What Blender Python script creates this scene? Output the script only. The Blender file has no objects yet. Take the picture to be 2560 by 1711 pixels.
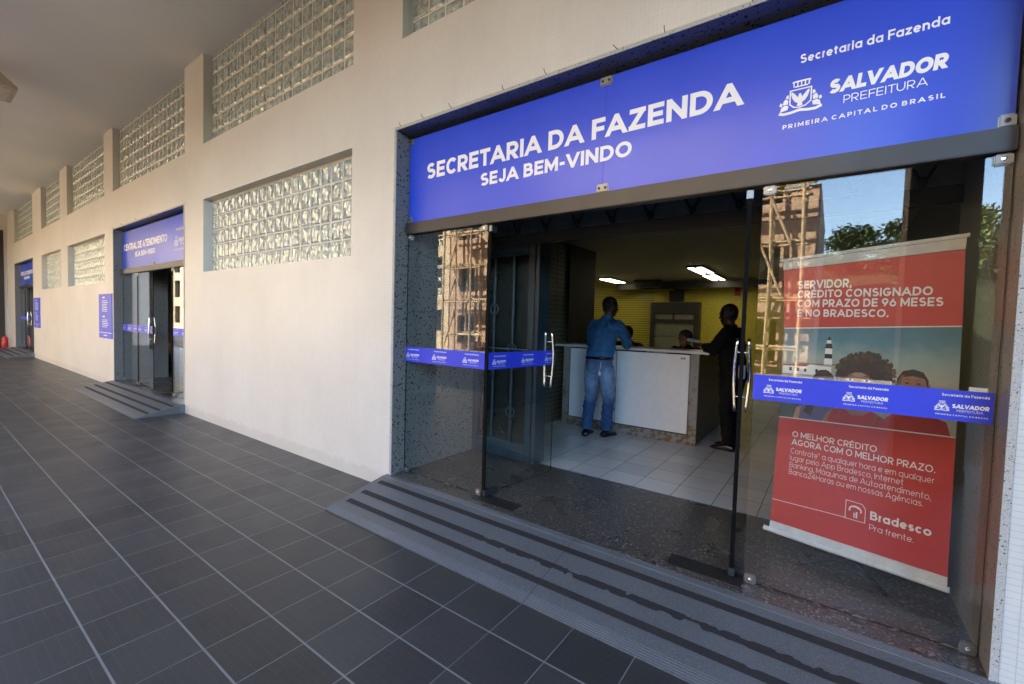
import bpy, bmesh, math, random
from mathutils import Vector, Matrix, noise as mnoise
R = math.radians
sc = bpy.context.scene
C = sc.collection
random.seed(7)

# ------------------------------------------------------------------ camera, sky, sun, exposure
cam = bpy.data.objects.new('camera', bpy.data.cameras.new('camera')); C.objects.link(cam); sc.camera = cam
cam.data.sensor_width = 36; cam.data.lens = 15.60; cam.data.clip_end = 600; cam.data.clip_start = 0.02
_R = Vector((0.81058332, 0.58492923, 0.02850392)); _U = Vector((-0.04765586, 0.01737274, 0.99871272)); _F = Vector((-0.58368108, 0.81089825, -0.04195736))
cam.matrix_world = Matrix(((_R.x, _U.x, -_F.x, 3.1453), (_R.y, _U.y, -_F.y, -2.573), (_R.z, _U.z, -_F.z, 1.5198), (0, 0, 0, 1)))
SUN_EL, SUN_AZ = 38, -55            # azimuth clockwise from +y
w = bpy.data.worlds.new('World'); sc.world = w; w.use_nodes = True
_sky = w.node_tree.nodes.new('ShaderNodeTexSky'); _sky.sky_type = 'NISHITA'; _sky.sun_disc = False
_sky.sun_elevation = R(SUN_EL); _sky.sun_rotation = R(SUN_AZ); _sky.air_density = 1.0; _sky.dust_density = 1.2; _sky.ozone_density = 1.2
_bg = w.node_tree.nodes['Background']; _bg.inputs[1].default_value = 0.15
w.node_tree.links.new(_sky.outputs[0], _bg.inputs[0])
_s = bpy.data.lights.new('sun', 'SUN'); _s.energy = 4.8; _s.angle = R(0.5); _s.color = (1.0, 0.89, 0.72)
sun = bpy.data.objects.new('sun', _s); C.objects.link(sun)
_d = Vector((math.sin(R(SUN_AZ)) * math.cos(R(SUN_EL)), math.cos(R(SUN_AZ)) * math.cos(R(SUN_EL)), math.sin(R(SUN_EL))))
sun.rotation_euler = _d.to_track_quat('Z', 'Y').to_euler()
sc.view_settings.view_transform = 'Standard'; sc.view_settings.look = 'None'
sc.view_settings.exposure = 3.7; sc.view_settings.gamma = 1
sc.cycles.max_bounces = 9; sc.cycles.diffuse_bounces = 5; sc.cycles.glossy_bounces = 4; sc.cycles.transparent_max_bounces = 16
sc.cycles.use_denoising = True; sc.cycles.caustics_reflective = False; sc.cycles.caustics_refractive = False
sc.cycles.sample_clamp_indirect = 4.0

# ------------------------------------------------------------------ mesh and object helpers
class MB:
    def __init__(s): s.v = []; s.f = []; s.m = []
    def face(s, pts, mi=0):
        n = len(s.v); s.v += [tuple(p) for p in pts]; s.f.append(tuple(range(n, n + len(pts)))); s.m.append(mi); return s
    def box(s, x0, x1, y0, y1, z0, z1, mi=0, M=None):
        n = len(s.v); p = [(x, y, z) for x in (x0, x1) for y in (y0, y1) for z in (z0, z1)]
        if M: p = [tuple(M @ Vector(q)) for q in p]
        s.v += p
        for q in ((0, 1, 3, 2), (4, 6, 7, 5), (0, 4, 5, 1), (2, 3, 7, 6), (0, 2, 6, 4), (1, 5, 7, 3)):
            s.f.append(tuple(n + i for i in q)); s.m.append(mi)
        return s
    def prism(s, poly, fn, mi=0):          # poly: 2-D outline, fn(p, k) -> 3-D for k = 0, 1
        n = len(s.v); L = len(poly); s.v += [tuple(fn(p, 0)) for p in poly] + [tuple(fn(p, 1)) for p in poly]
        s.f += [tuple(range(n, n + L)), tuple(range(n + 2 * L - 1, n + L - 1, -1))]; s.m += [mi, mi]
        for i in range(L):
            j = (i + 1) % L; s.f.append((n + i, n + L + i, n + L + j, n + j)); s.m.append(mi)
        return s
    def loft(s, rings, mi=0, cap=True):
        n = len(s.v); L = len(rings[0])
        for r in rings: s.v += [tuple(p) for p in r]
        for a in range(len(rings) - 1):
            for i in range(L):
                j = (i + 1) % L; s.f.append((n + a * L + i, n + a * L + j, n + a * L + L + j, n + a * L + L + i)); s.m.append(mi)
        if cap:
            s.f.append(tuple(range(n + L - 1, n - 1, -1))); e = n + (len(rings) - 1) * L; s.f.append(tuple(range(e, e + L))); s.m += [mi, mi]
        return s
    def tube(s, pts, r, k=10, mi=0):
        pts = [Vector(p) for p in pts]; rs = r if isinstance(r, (list, tuple)) else [r] * len(pts); rings = []; prev = None
        for i, p in enumerate(pts):
            t = (pts[min(i + 1, len(pts) - 1)] - pts[max(i - 1, 0)]).normalized()
            if prev is None: prev = t.orthogonal().normalized()
            a = (prev - t * prev.dot(t)).normalized(); b = t.cross(a); prev = a
            rings.append([p + (a * math.cos(q) + b * math.sin(q)) * rs[i] for q in [2 * math.pi * j / k for j in range(k)]])
        return s.loft(rings, mi)
    def lathe(s, prof, cx=0, cy=0, cz=0, k=20, mi=0):
        return s.loft([[(cx + r * math.cos(2 * math.pi * j / k), cy + r * math.sin(2 * math.pi * j / k), cz + z) for j in range(k)] for r, z in prof], mi)
    def ell(s, c, r, M=None, k=14, mi=0):
        rings = []; c = Vector(c)
        for i in range(1, k):
            a = math.pi * i / k
            ring = [Vector((r[0] * math.sin(a) * math.cos(q), r[1] * math.sin(a) * math.sin(q), -r[2] * math.cos(a))) for q in [2 * math.pi * j / k for j in range(k)]]
            rings.append([c + (M @ p if M else p) for p in ring])
        return s.loft(rings, mi)

def obj(name, mb, mats, parent=None, smooth=False, bevel=0, loc=None):
    me = bpy.data.meshes.new(name); me.from_pydata(mb.v, [], mb.f)
    for i, p in enumerate(me.polygons): p.material_index = mb.m[i]; p.use_smooth = smooth
    for m in (mats if isinstance(mats, (list, tuple)) else [mats]): me.materials.append(m)
    if bevel:
        bm = bmesh.new(); bm.from_mesh(me); bmesh.ops.remove_doubles(bm, verts=bm.verts, dist=1e-5)
        bmesh.ops.bevel(bm, geom=[e for e in bm.edges if e.calc_face_angle(0) > 0.6], offset=bevel, segments=2, affect='EDGES', clamp_overlap=True); bm.to_mesh(me); bm.free()
    o = bpy.data.objects.new(name, me); C.objects.link(o)
    if parent: o.parent = parent
    if loc: o.location = loc
    return o
def tag(o, label, cat, group=None):
    o['label'] = label; o['category'] = cat
    if group: o['group'] = group
    return o
def thing(name, label, cat, loc=(0, 0, 0), rz=0, group=None):
    o = bpy.data.objects.new(name, None); C.objects.link(o); o.location = loc; o.rotation_euler = (0, 0, rz); o.empty_display_size = 0.1
    return tag(o, label, cat, group)
def struct(name, mb, m): o = obj(name, mb, m); o['kind'] = 'structure'; return o
def remesh(mb, voxel, name, mats, parent, it=3, paint=None):
    tmp = obj('tmp', mb, mats if isinstance(mats, (list, tuple)) else [mats])
    md = tmp.modifiers.new('r', 'REMESH'); md.mode = 'VOXEL'; md.voxel_size = voxel
    sm = tmp.modifiers.new('s', 'SMOOTH'); sm.factor = 0.5; sm.iterations = it
    dg = bpy.context.evaluated_depsgraph_get(); me = bpy.data.meshes.new_from_object(tmp.evaluated_get(dg))
    me.name = name; bpy.data.objects.remove(tmp)
    for p in me.polygons: p.use_smooth = True
    if paint:
        for p in me.polygons: p.material_index = paint(p.center)
    o = bpy.data.objects.new(name, me); C.objects.link(o); o.parent = parent
    return o

# ------------------------------------------------------------------ material helpers
class NT:
    def __init__(s, name):
        s.m = bpy.data.materials.new(name); s.m.use_nodes = True; s.t = s.m.node_tree; s.b = s.t.nodes['Principled BSDF']; s.o = s.t.nodes['Material Output']
        g = s.n('ShaderNodeNewGeometry'); s.P = g.outputs['Position']; s._x = None
    def n(s, ty, **kw):
        q = s.t.nodes.new(ty)
        for k, v in kw.items(): setattr(q, k, v)
        return q
    def put(s, sock, v):
        if hasattr(v, 'is_output') or isinstance(v, bpy.types.NodeSocket): s.t.links.new(v, sock)
        else:
            if isinstance(v, (tuple, list)) and len(v) == 3 and sock.type == 'RGBA': v = (*v, 1)
            sock.default_value = v
    def M(s, op, a, b=0.0, c=0.0):
        q = s.n('ShaderNodeMath', operation=op)
        for i, v in enumerate((a, b, c)): s.put(q.inputs[i], v)
        return q.outputs[0]
    def xyz(s):
        if s._x is None: q = s.n('ShaderNodeSeparateXYZ'); s.put(q.inputs[0], s.P); s._x = q.outputs
        return s._x
    def noise(s, scale, detail=3, rough=0.55, vec=None):
        q = s.n('ShaderNodeTexNoise'); s.put(q.inputs['Vector'], vec or s.P); q.inputs['Scale'].default_value = scale; q.inputs['Detail'].default_value = detail; q.inputs['Roughness'].default_value = rough
        return q.outputs['Fac']
    def voro(s, scale, feature='F1', vec=None, out='Distance'):
        q = s.n('ShaderNodeTexVoronoi', feature=feature); s.put(q.inputs['Vector'], vec or s.P); q.inputs['Scale'].default_value = scale
        return q.outputs[out]
    def ramp(s, f, stops, interp='LINEAR'):
        q = s.n('ShaderNodeValToRGB'); q.color_ramp.interpolation = interp; s.put(q.inputs[0], f); e = q.color_ramp.elements
        while len(e) < len(stops): e.new(0.5)
        for i, (p, c) in enumerate(stops): e[i].position = p; e[i].color = (*c, 1) if isinstance(c, (tuple, list)) else (c, c, c, 1)
        return q.outputs[0]
    def mix(s, f, a, b):
        q = s.n('ShaderNodeMix', data_type='RGBA'); s.put(q.inputs[0], f); s.put(q.inputs[6], a); s.put(q.inputs[7], b); return q.outputs[2]
    def vec(s, x, y, z):
        q = s.n('ShaderNodeCombineXYZ')
        for i, v in enumerate((x, y, z)): s.put(q.inputs[i], v)
        return q.outputs[0]
    def bump(s, h, strength=0.3, dist=0.01):
        q = s.n('ShaderNodeBump'); s.put(q.inputs['Height'], h); q.inputs['Strength'].default_value = strength; q.inputs['Distance'].default_value = dist; s.put(s.b.inputs['Normal'], q.outputs[0]); return q.outputs[0]
    def set(s, **kw):
        for k, v in kw.items(): s.put(s.b.inputs[k.replace('_', ' ')], v)
        return s
    def line(s, v, pitch, off, width):      # 1 inside a grout line
        f = s.M('FRACT', s.M('DIVIDE', s.M('SUBTRACT', v, off - width / 2), pitch)); return s.M('LESS_THAN', f, width / pitch)

def plain(name, col, rough=0.5, metal=0.0, var=0.12, vs=14, bump=0.0, spec=0.5, bs=None):
    t = NT(name); f = t.noise(vs, 4)
    lo = tuple(c * (1 - var) for c in col); hi = tuple(min(1, c * (1 + var)) for c in col)
    t.set(Base_Color=t.ramp(f, [(0.3, lo), (0.7, hi)]), Metallic=metal, Specular_IOR_Level=spec)
    t.set(Roughness=t.M('MULTIPLY_ADD', t.noise(vs * 3), rough * 0.3, rough * 0.85))
    if bump: t.bump(t.noise(bs or vs * 6, 4), bump)
    return t.m
def granite(name, cols, rough, scale=55, speck=0.25, speck_col=(0.012, 0.012, 0.014)):
    t = NT(name); f = t.noise(scale * 2.2, 6, 0.7); c = t.ramp(f, [(0.32, cols[0]), (0.5, cols[1]), (0.68, cols[2])])
    wob = t.n('ShaderNodeVectorMath', operation='ADD'); t.put(wob.inputs[0], t.P)
    nz = t.n('ShaderNodeTexNoise'); nz.inputs['Scale'].default_value = scale * 1.3; t.put(nz.inputs['Vector'], t.P)
    sc_ = t.n('ShaderNodeVectorMath', operation='SCALE'); t.put(sc_.inputs[0], nz.outputs['Color']); sc_.inputs['Scale'].default_value = 0.013; t.put(wob.inputs[1], sc_.outputs[0])
    v = t.n('ShaderNodeTexVoronoi'); t.put(v.inputs['Vector'], wob.outputs[0]); v.inputs['Scale'].default_value = scale
    h = t.n('ShaderNodeSeparateColor'); t.put(h.inputs[0], v.outputs['Color'])
    k = t.M('MULTIPLY', t.M('LESS_THAN', h.outputs[0], speck), t.M('LESS_THAN', v.outputs['Distance'], t.M('MULTIPLY_ADD', h.outputs[1], 0.40, 0.10)))
    t.set(Base_Color=t.mix(k, c, speck_col), Roughness=t.M('MULTIPLY_ADD', f, 0.15, rough), Specular_IOR_Level=0.33); t.bump(f, 0.05, 0.002)
    return t.m

MAT = {}
def wall_mat():
    t = NT('mosaic_wall'); x, y, z = t.xyz(); g = 0.0262
    s = t.M('ADD', x, y); ln = t.M('MAXIMUM', t.line(s, g, 0, 0.003), t.line(z, g, 0, 0.003))
    wn = t.n('ShaderNodeTexWhiteNoise', noise_dimensions='2D'); t.put(wn.inputs['Vector'], t.vec(t.M('FLOOR', t.M('DIVIDE', s, g)), t.M('FLOOR', t.M('DIVIDE', z, g)), 0))
    big = t.noise(0.9, 5); base = t.ramp(big, [(0.3, (0.63, 0.588, 0.525)), (0.7, (0.71, 0.668, 0.604))])
    base = t.mix(t.M('MULTIPLY', wn.outputs[0], 0.10), base, (0.5, 0.46, 0.40))
    dirt = t.M('MULTIPLY', t.ramp(t.noise(6.0, 6, 0.65), [(0.62, 0.0), (0.8, 1.0)]), 0.12)
    spots = t.M('MULTIPLY', t.M('GREATER_THAN', t.noise(16, 3, 0.6), 0.755), 0.35)
    streak = t.M('MULTIPLY', t.ramp(t.noise(1.0, 5, .7, t.vec(t.M('MULTIPLY', s, 5.0), 0, t.M('MULTIPLY', z, .55))), [(.48, 0.0), (.75, 1.0)]), t.M('MULTIPLY', t.noise(.7, 2), .13))
    chip = t.M('MULTIPLY', t.M('GREATER_THAN', t.noise(31, 3, .6), t.M('MULTIPLY_ADD', z, .25, .66)), .8)
    splash = t.M('MULTIPLY', t.ramp(t.M('SUBTRACT', z, t.M('MULTIPLY', t.noise(7, 6, .7), .20)), [(.0, 1.0), (.045, 0.0)]), .24)
    hand = t.M('MULTIPLY', t.ramp(t.noise(2.6, 6, .7), [(.58, 0.0), (.72, 1.0)]), t.M('MULTIPLY', t.ramp(z, [(.15, 1.0), (.75, 0.0)]), .16))
    dirt = t.M('MAXIMUM', t.M('MAXIMUM', t.M('MAXIMUM', dirt, streak), chip), t.M('MAXIMUM', splash, hand))
    base = t.mix(t.M('MAXIMUM', dirt, spots), base, (0.33, 0.30, 0.26))
    t.set(Base_Color=t.mix(t.M('MULTIPLY', ln, 0.15), base, (0.36, 0.33, 0.29)), Roughness=0.38); t.bump(t.M('ADD', t.M('MULTIPLY', ln, -1.0), t.M('MULTIPLY', wn.outputs[0], 0.25)), 0.10, 0.002); return t.m
MAT['wall'] = wall_mat()
def wall_tile_mat():                        # the whiter, larger mosaic beside the right jamb
    t = NT('white_mosaic'); x, y, z = t.xyz()
    ln = t.M('MAXIMUM', t.line(x, 0.05, 0.0, 0.003), t.line(z, 0.027, 0, 0.0025))
    t.set(Base_Color=t.mix(t.M('MULTIPLY', ln, 0.6), t.ramp(t.noise(3), [(0.3, (0.56, 0.56, 0.54)), (0.7, (0.63, 0.63, 0.61))]), (0.42, 0.36, 0.30)), Roughness=0.3); t.bump(t.M('MULTIPLY', ln, -1), 0.3, 0.002); return t.m
MAT['wall2'] = wall_tile_mat()
def floor_mat():
    t = NT('dark_floor_tile'); x, y, z = t.xyz(); px, py = 0.316, 0.2965
    lx = t.line(y, py, -1.188, 0.0092); ly = t.line(x, px, 0.584, 0.0052)
    cell = t.vec(t.M('FLOOR', t.M('DIVIDE', t.M('SUBTRACT', x, 0.584), px)), t.M('FLOOR', t.M('DIVIDE', t.M('ADD', y, 1.188), py)), 0)
    wn = t.n('ShaderNodeTexWhiteNoise', noise_dimensions='2D'); t.put(wn.inputs['Vector'], cell)
    row = t.M('FLOOR', t.M('DIVIDE', y, py / 7)); odd = t.M('MULTIPLY', t.M('MODULO', row, 2.0), px / 14)
    sub = t.M('MAXIMUM', t.line(y, py / 7, -1.188, 0.0028), t.line(t.M('ADD', x, odd), px / 7, 0.584, 0.0028))
    base = t.mix(wn.outputs[0], (0.031, 0.032, 0.0335), (0.050, 0.0505, 0.052))
    base = t.mix(t.M('MULTIPLY', sub, 0.24), base, (0.080, 0.082, 0.086))
    base = t.mix(t.M('MULTIPLY', t.ramp(t.noise(1.4, 5, 0.6), [(0.45, 0.0), (0.75, 1.0)]), 0.30), base, (0.066, 0.063, 0.060))
    base = t.mix(t.M('MULTIPLY', t.M('GREATER_THAN', t.noise(9, 2), 0.78), 0.5), base, (0.02, 0.02, 0.02))
    grout = t.mix(t.noise(5, 4), (0.13, 0.132, 0.13), (0.25, 0.252, 0.246))
    k = t.M('MAXIMUM', lx, t.M('MULTIPLY', ly, t.ramp(t.noise(2.3, 3), [(0.3, 0.55), (0.55, 1.0)])))
    t.set(Base_Color=t.mix(k, base, grout), Roughness=t.M('MULTIPLY_ADD', t.noise(3.0, 4), 0.24, 0.30), Specular_IOR_Level=0.5)
    t.bump(t.M('ADD', t.M('MULTIPLY', k, -1.0), t.M('MULTIPLY', sub, -0.4)), 0.25, 0.003); return t.m
MAT['floor'] = floor_mat()
def ifloor_mat():
    t = NT('pale_floor_tile'); x, y, z = t.xyz()
    k = t.M('MAXIMUM', t.line(x, 0.317, 0.217, 0.005), t.line(y, 0.317, 0.2, 0.005))
    wn = t.n('ShaderNodeTexWhiteNoise', noise_dimensions='2D'); t.put(wn.inputs['Vector'], t.vec(t.M('FLOOR', t.M('DIVIDE', t.M('SUBTRACT', x, 0.217), 0.317)), t.M('FLOOR', t.M('DIVIDE', t.M('SUBTRACT', y, 0.2), 0.317)), 0))
    b = t.mix(wn.outputs[0], (0.55, 0.545, 0.53), (0.66, 0.655, 0.64)); b = t.mix(t.M('MULTIPLY', t.noise(4, 4), 0.3), b, (0.42, 0.41, 0.39))
    t.set(Base_Color=t.mix(k, b, (0.10, 0.095, 0.09)), Roughness=0.22); t.bump(t.M('MULTIPLY', k, -1), 0.2, 0.002); return t.m
MAT['ifloor'] = ifloor_mat()
def ceil_mat():
    t = NT('ceiling_paint'); t.set(Base_Color=t.ramp(t.noise(0.5, 4), [(0.3, (0.78, 0.775, 0.75)), (0.7, (0.85, 0.845, 0.82))]), Roughness=0.8); t.bump(t.noise(1.2, 4), 0.25, 0.05); return t.m
MAT['ceil'] = ceil_mat()
def ramp_mat():
    t = NT('ramp_granite'); x, y, z = t.xyz(); f = t.noise(130, 6, 0.8)
    c = t.ramp(f, [(0.28, (0.05, 0.056, 0.064)), (0.5, (0.096, 0.104, 0.114)), (0.72, (0.19, 0.20, 0.212))])
    c = t.mix(t.M('MULTIPLY', t.ramp(t.noise(3, 4), [(0.4, 0.0), (0.7, 1.0)]), 0.4), c, (0.13, 0.14, 0.157))
    near = t.M('GREATER_THAN', y, -0.062); front = t.M('LESS_THAN', y, -0.545)
    ln = t.M('MULTIPLY', t.line(y, 0.014, 0, 0.0045), t.M('MAXIMUM', near, t.M('MULTIPLY', front, 0.55)))
    ln = t.M('MULTIPLY', ln, t.ramp(t.noise(2.5, 3), [(0.3, 0.3), (0.6, 1.0)]))
    c = t.mix(t.M('MULTIPLY', ln, 0.6), c, (0.42, 0.45, 0.48)); c = t.mix(t.M('MULTIPLY', t.line(x, 8.6, 1.855, 0.006), 0.8), c, (0.04, 0.04, 0.045))
    t.set(Base_Color=c, Roughness=0.42); t.bump(f, 0.25, 0.001); return t.m
MAT['ramp'] = ramp_mat()
MAT['jamb'] = granite('grey_granite', ((0.100, 0.097, 0.094), (0.19, 0.184, 0.178), (0.30, 0.292, 0.284)), 0.26, 54, 0.42)
MAT['edge'] = granite('granite_edge', ((0.28, 0.27, 0.25), (0.42, 0.41, 0.39), (0.58, 0.57, 0.54)), 0.5, 120, 0.3, (0.06, 0.055, 0.05))
def vfloor_mat():
    t = NT('threshold_granite'); x, y, z = t.xyz(); f = t.noise(75, 6, .8); c = t.ramp(f, [(.34, (.022, .019, .017)), (.5, (.072, .064, .058)), (.66, (.17, .155, .14))])
    v = t.n('ShaderNodeTexVoronoi'); t.put(v.inputs['Vector'], t.P); v.inputs['Scale'].default_value = 95; h = t.n('ShaderNodeSeparateColor'); t.put(h.inputs[0], v.outputs['Color'])
    c = t.mix(t.M('MULTIPLY', t.M('LESS_THAN', h.outputs[0], .10), .7), c, (.30, .28, .26)); c = t.mix(t.M('MULTIPLY', t.M('LESS_THAN', h.outputs[1], .13), .6), c, (.010, .009, .009))
    c = t.mix(t.M('MULTIPLY', t.ramp(t.noise(2.2, 5, .65), [(.42, 0.0), (.66, 1.0)]), .30), c, (.035, .030, .027))
    c = t.mix(t.M('MULTIPLY', t.M('MAXIMUM', t.line(y, 9, .60, .005), t.line(x, 1.24, 0.07, .004)), .5), c, (.12, .11, .10))
    t.set(Base_Color=c, Roughness=t.M('MULTIPLY_ADD', t.noise(3, 4), .3, .16)); t.bump(f, .12, .001); return t.m
MAT['vfloor'] = vfloor_mat()
def glass_mat(name='door_glass', ior=1.55, tint=(0.95, 0.968, 0.962), rough=0.0):
    t = NT(name); t.t.nodes.remove(t.b)
    tr = t.n('ShaderNodeBsdfTransparent'); tr.inputs[0].default_value = (*tint, 1)
    gl = t.n('ShaderNodeBsdfGlossy'); gl.inputs['Roughness'].default_value = rough; gl.inputs[0].default_value = (1, 1, 1, 1)
    bp = t.n('ShaderNodeBump'); t.put(bp.inputs['Height'], t.noise(1.3, 2)); bp.inputs['Strength'].default_value = 0.003; bp.inputs['Distance'].default_value = 0.05; t.put(gl.inputs['Normal'], bp.outputs[0])
    fr = t.n('ShaderNodeFresnel'); bk = t.n('ShaderNodeNewGeometry').outputs['Backfacing']; t.put(fr.inputs[0], t.M('MULTIPLY_ADD', bk, 1 / ior - ior, ior))
    mx = t.n('ShaderNodeMixShader'); t.put(mx.inputs[0], fr.outputs[0]); t.put(mx.inputs[1], tr.outputs[0]); t.put(mx.inputs[2], gl.outputs[0]); t.put(t.o.inputs[0], mx.outputs[0]); return t.m
MAT['glass'] = glass_mat()
MAT['glassedge'] = plain('glass_edge', (0.004, 0.009, 0.008), 0.5, spec=.15)
def block_mat(name, base):
    t = NT(name); t.t.nodes.remove(t.b)
    uv = t.n('ShaderNodeUVMap', uv_map='block').outputs[0]; sp = t.n('ShaderNodeSeparateXYZ'); t.put(sp.inputs[0], uv); u, v = sp.outputs[0], sp.outputs[1]
    h2 = t.noise(24, 1, 0.5); h1 = t.noise(10, 1, .4)
    wave = t.M('ADD', t.M('MULTIPLY', t.M('SINE', t.M('MULTIPLY', u, 6.283)), .5), t.M('MULTIPLY', t.M('SINE', t.M('MULTIPLY_ADD', t.M('ADD', u, v), 5.2, .6)), .35))
    h = t.M('ADD', t.M('ADD', wave, t.M('MULTIPLY', h1, 1.1)), t.M('MULTIPLY', h2, .38))
    bp = t.n('ShaderNodeBump'); t.put(bp.inputs['Height'], h); bp.inputs['Strength'].default_value = 1.0; bp.inputs['Distance'].default_value = 0.019
    d = t.n('ShaderNodeBsdfDiffuse'); t.put(d.inputs[0], t.ramp(h2, [(0.35, tuple(c * 0.55 for c in base)), (0.65, base)]))
    g = t.n('ShaderNodeBsdfGlossy'); g.inputs['Roughness'].default_value = 0.10; t.put(g.inputs['Normal'], bp.outputs[0]); g.inputs[0].default_value = (0.93, 0.97, 0.95, 1)
    fr = t.n('ShaderNodeFresnel'); fr.inputs[0].default_value = 2.15; t.put(fr.inputs['Normal'], bp.outputs[0])
    mx = t.n('ShaderNodeMixShader'); t.put(mx.inputs[0], fr.outputs[0]); t.put(mx.inputs[1], d.outputs[0]); t.put(mx.inputs[2], g.outputs[0]); t.put(t.o.inputs[0], mx.outputs[0]); return t.m
MAT['block'] = block_mat('glass_block', (0.46, 0.515, 0.485))
MAT['mortar'] = plain('block_mortar', (0.66, 0.62, 0.52), 0.7, var=0.12)
MAT['steel'] = plain('brushed_steel', (0.27, 0.28, 0.28), 0.42, 1.0, 0.06)
MAT['chrome'] = plain('polished_steel', (0.80, 0.80, 0.80), 0.10, 1.0, 0.03)
MAT['bronze'] = plain('dark_bronze_metal', (0.030, 0.030, 0.032), 0.34, 0.1, 0.15, 3)
MAT['seal'] = plain('black_seal', (.003, .003, .0035), .7, spec=.1)
MAT['black'] = plain('black_rubber', (0.015, 0.015, 0.016), 0.5)
MAT['strip'] = plain('anti_slip_tape', (0.020, 0.019, 0.021), 0.75, var=0.35, vs=90, bump=0.3)
def sign_mat():
    t = NT('blue_sign_film'); t.set(Base_Color=t.ramp(t.noise(2, 3), [(0.3, (0.020, 0.066, 0.66)), (0.7, (0.025, 0.078, 0.72))]), Roughness=0.36, Coat_Weight=0.75, Coat_Roughness=0.20, Coat_IOR=1.42, Specular_IOR_Level=0.3); t.bump(t.noise(2.0, 2), 0.05, 0.05); return t.m
MAT['blue'] = sign_mat()
MAT['band'] = plain('blue_band_film', (0.030, 0.052, 0.62), 0.4, var=0.04)
MAT['white'] = plain('white_vinyl', (0.90, 0.90, 0.92), 0.45, var=0.03)
MAT['paper'] = plain('white_print', (0.78, 0.77, 0.75), 0.5, var=0.03)

# ------------------------------------------------------------------ stroke lettering
def EA(cx, cy, rx, ry, a0, a1, n=14): return [(cx + rx * math.cos(R(a0 + (a1 - a0) * i / n)), cy + ry * math.sin(R(a0 + (a1 - a0) * i / n))) for i in range(n + 1)]
RND = EA(.5, .5, .5, .5, 0, 360, 28)
GL = {  # width, strokes; x 0..1 over the width, y 0..1 cap height (centre lines); 'b' = butt ends
 'A': (.98, [[(-.12, -.22), (.5, 1.06), (1.12, -.22)], ('b', [(.16, .27), (.84, .27)])]),
 'B': (.78, [[(0, 0), (0, 1)], ('b', [(0, 1), (.5, 1)] + EA(.5, .77, .36, .23, 90, -90) + [(0, .54)]), ('b', [(0, .54), (.55, .54)] + EA(.55, .27, .45, .27, 90, -90) + [(0, 0)])]),
 'C': (.88, [('b', EA(.52, .5, .52, .5, 42, 318, 24))]),
 'D': (.88, [[(0, 0), (0, 1)], ('b', [(0, 1), (.4, 1)] + EA(.4, .5, .6, .5, 90, -90, 18) + [(0, 0)])]),
 'E': (.70, [[(0, 0), (0, 1)], [(0, 1), (1, 1)], [(0, .5), (.9, .5)], [(0, 0), (1, 0)]]),
 'F': (.68, [[(0, 0), (0, 1)], [(0, 1), (1, 1)], [(0, .47), (.9, .47)]]),
 'G': (.92, [('b', EA(.5, .5, .5, .5, 42, 335, 24) + [(.97, .46)]), [(.98, .42), (.62, .42)]]),
 'H': (.84, [[(0, 0), (0, 1)], [(1, 0), (1, 1)], ('b', [(0, .5), (1, .5)])]),
 'I': (.0, [[(0, 0), (0, 1)]]),
 'J': (.62, [[(1, 1), (1, .35)] + EA(.5, .33, .5, .33, 0, -140)]),
 'L': (.64, [[(0, 1), (0, 0)], [(0, 0), (1, 0)]]),
 'M': (1.0, [[(0, 0), (0, 1)], [(1, 0), (1, 1)], [(-.05, 1.12), (.5, .2), (1.05, 1.12)]]),
 'N': (.86, [[(0, 0), (0, 1)], [(1, 0), (1, 1)], [(-.03, 1.08), (1.03, -.08)]]),
 'O': (1.0, [('c', RND)]),
 'P': (.74, [[(0, 0), (0, 1)], ('b', [(0, 1), (.5, 1)] + EA(.5, .69, .5, .31, 90, -90) + [(0, .38)])]),
 'Q': (1.0, [('c', RND), [(.6, .3), (1, -.05)]]),
 'R': (.78, [[(0, 0), (0, 1)], ('b', [(0, 1), (.5, 1)] + EA(.5, .70, .48, .30, 90, -90) + [(0, .40)]), [(.45, .38), (1.08, -.2)]]),
 'S': (.76, [('b', EA(.5, .76, .44, .24, 32, 270, 16) + EA(.5, .26, .5, .26, 90, -148, 16)[1:])]),
 'T': (.74, [[(0, 1), (1, 1)], [(.5, 1), (.5, 0)]]),
 'U': (.84, [[(0, 1), (0, .45)] + EA(.5, .45, .5, .45, 180, 360, 16) + [(1, 1)]]),
 'V': (.92, [[(-.10, 1.22), (.5, -.06), (1.10, 1.22)]]),
 'Z': (.76, [[(.05, 1), (1, 1)], [(1.06, 1.07), (-.06, -.07)], [(0, 0), (1, 0)]]),
 '2': (.70, [('b', EA(.48, .70, .46, .30, 160, -35, 14) + [(.02, .02)]), [(.0, 0), (1, 0)]]),
 '4': (.82, [[(.72, 0), (.72, 1)], [(.72, 1.0), (0, .3)], [(0, .27), (1, .27)]]),
 '6': (.76, [('c', EA(.5, .32, .5, .32, 0, 360, 22)), ('b', [(.02, .38), (.62, 1.04)])]),
 '9': (.76, [('c', EA(.5, .68, .5, .32, 0, 360, 22)), ('b', [(.98, .62), (.38, -.04)])]),
 '-': (.40, [[(.1, .42), (.9, .42)]]), '.': (.0, [[(0, 0), (0, .03)]]), ',': (.0, [[(.0, .06), (0, -.0)], ('b', [(0, .03), (-.0, -.24)])]),
 '*': (.3, [('b', [(.5, .72), (.5, 1.02)]), ('b', [(0, .80), (1, .95)]), ('b', [(0, .95), (1, .80)])]),
 ' ': (.22, [])}
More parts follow.
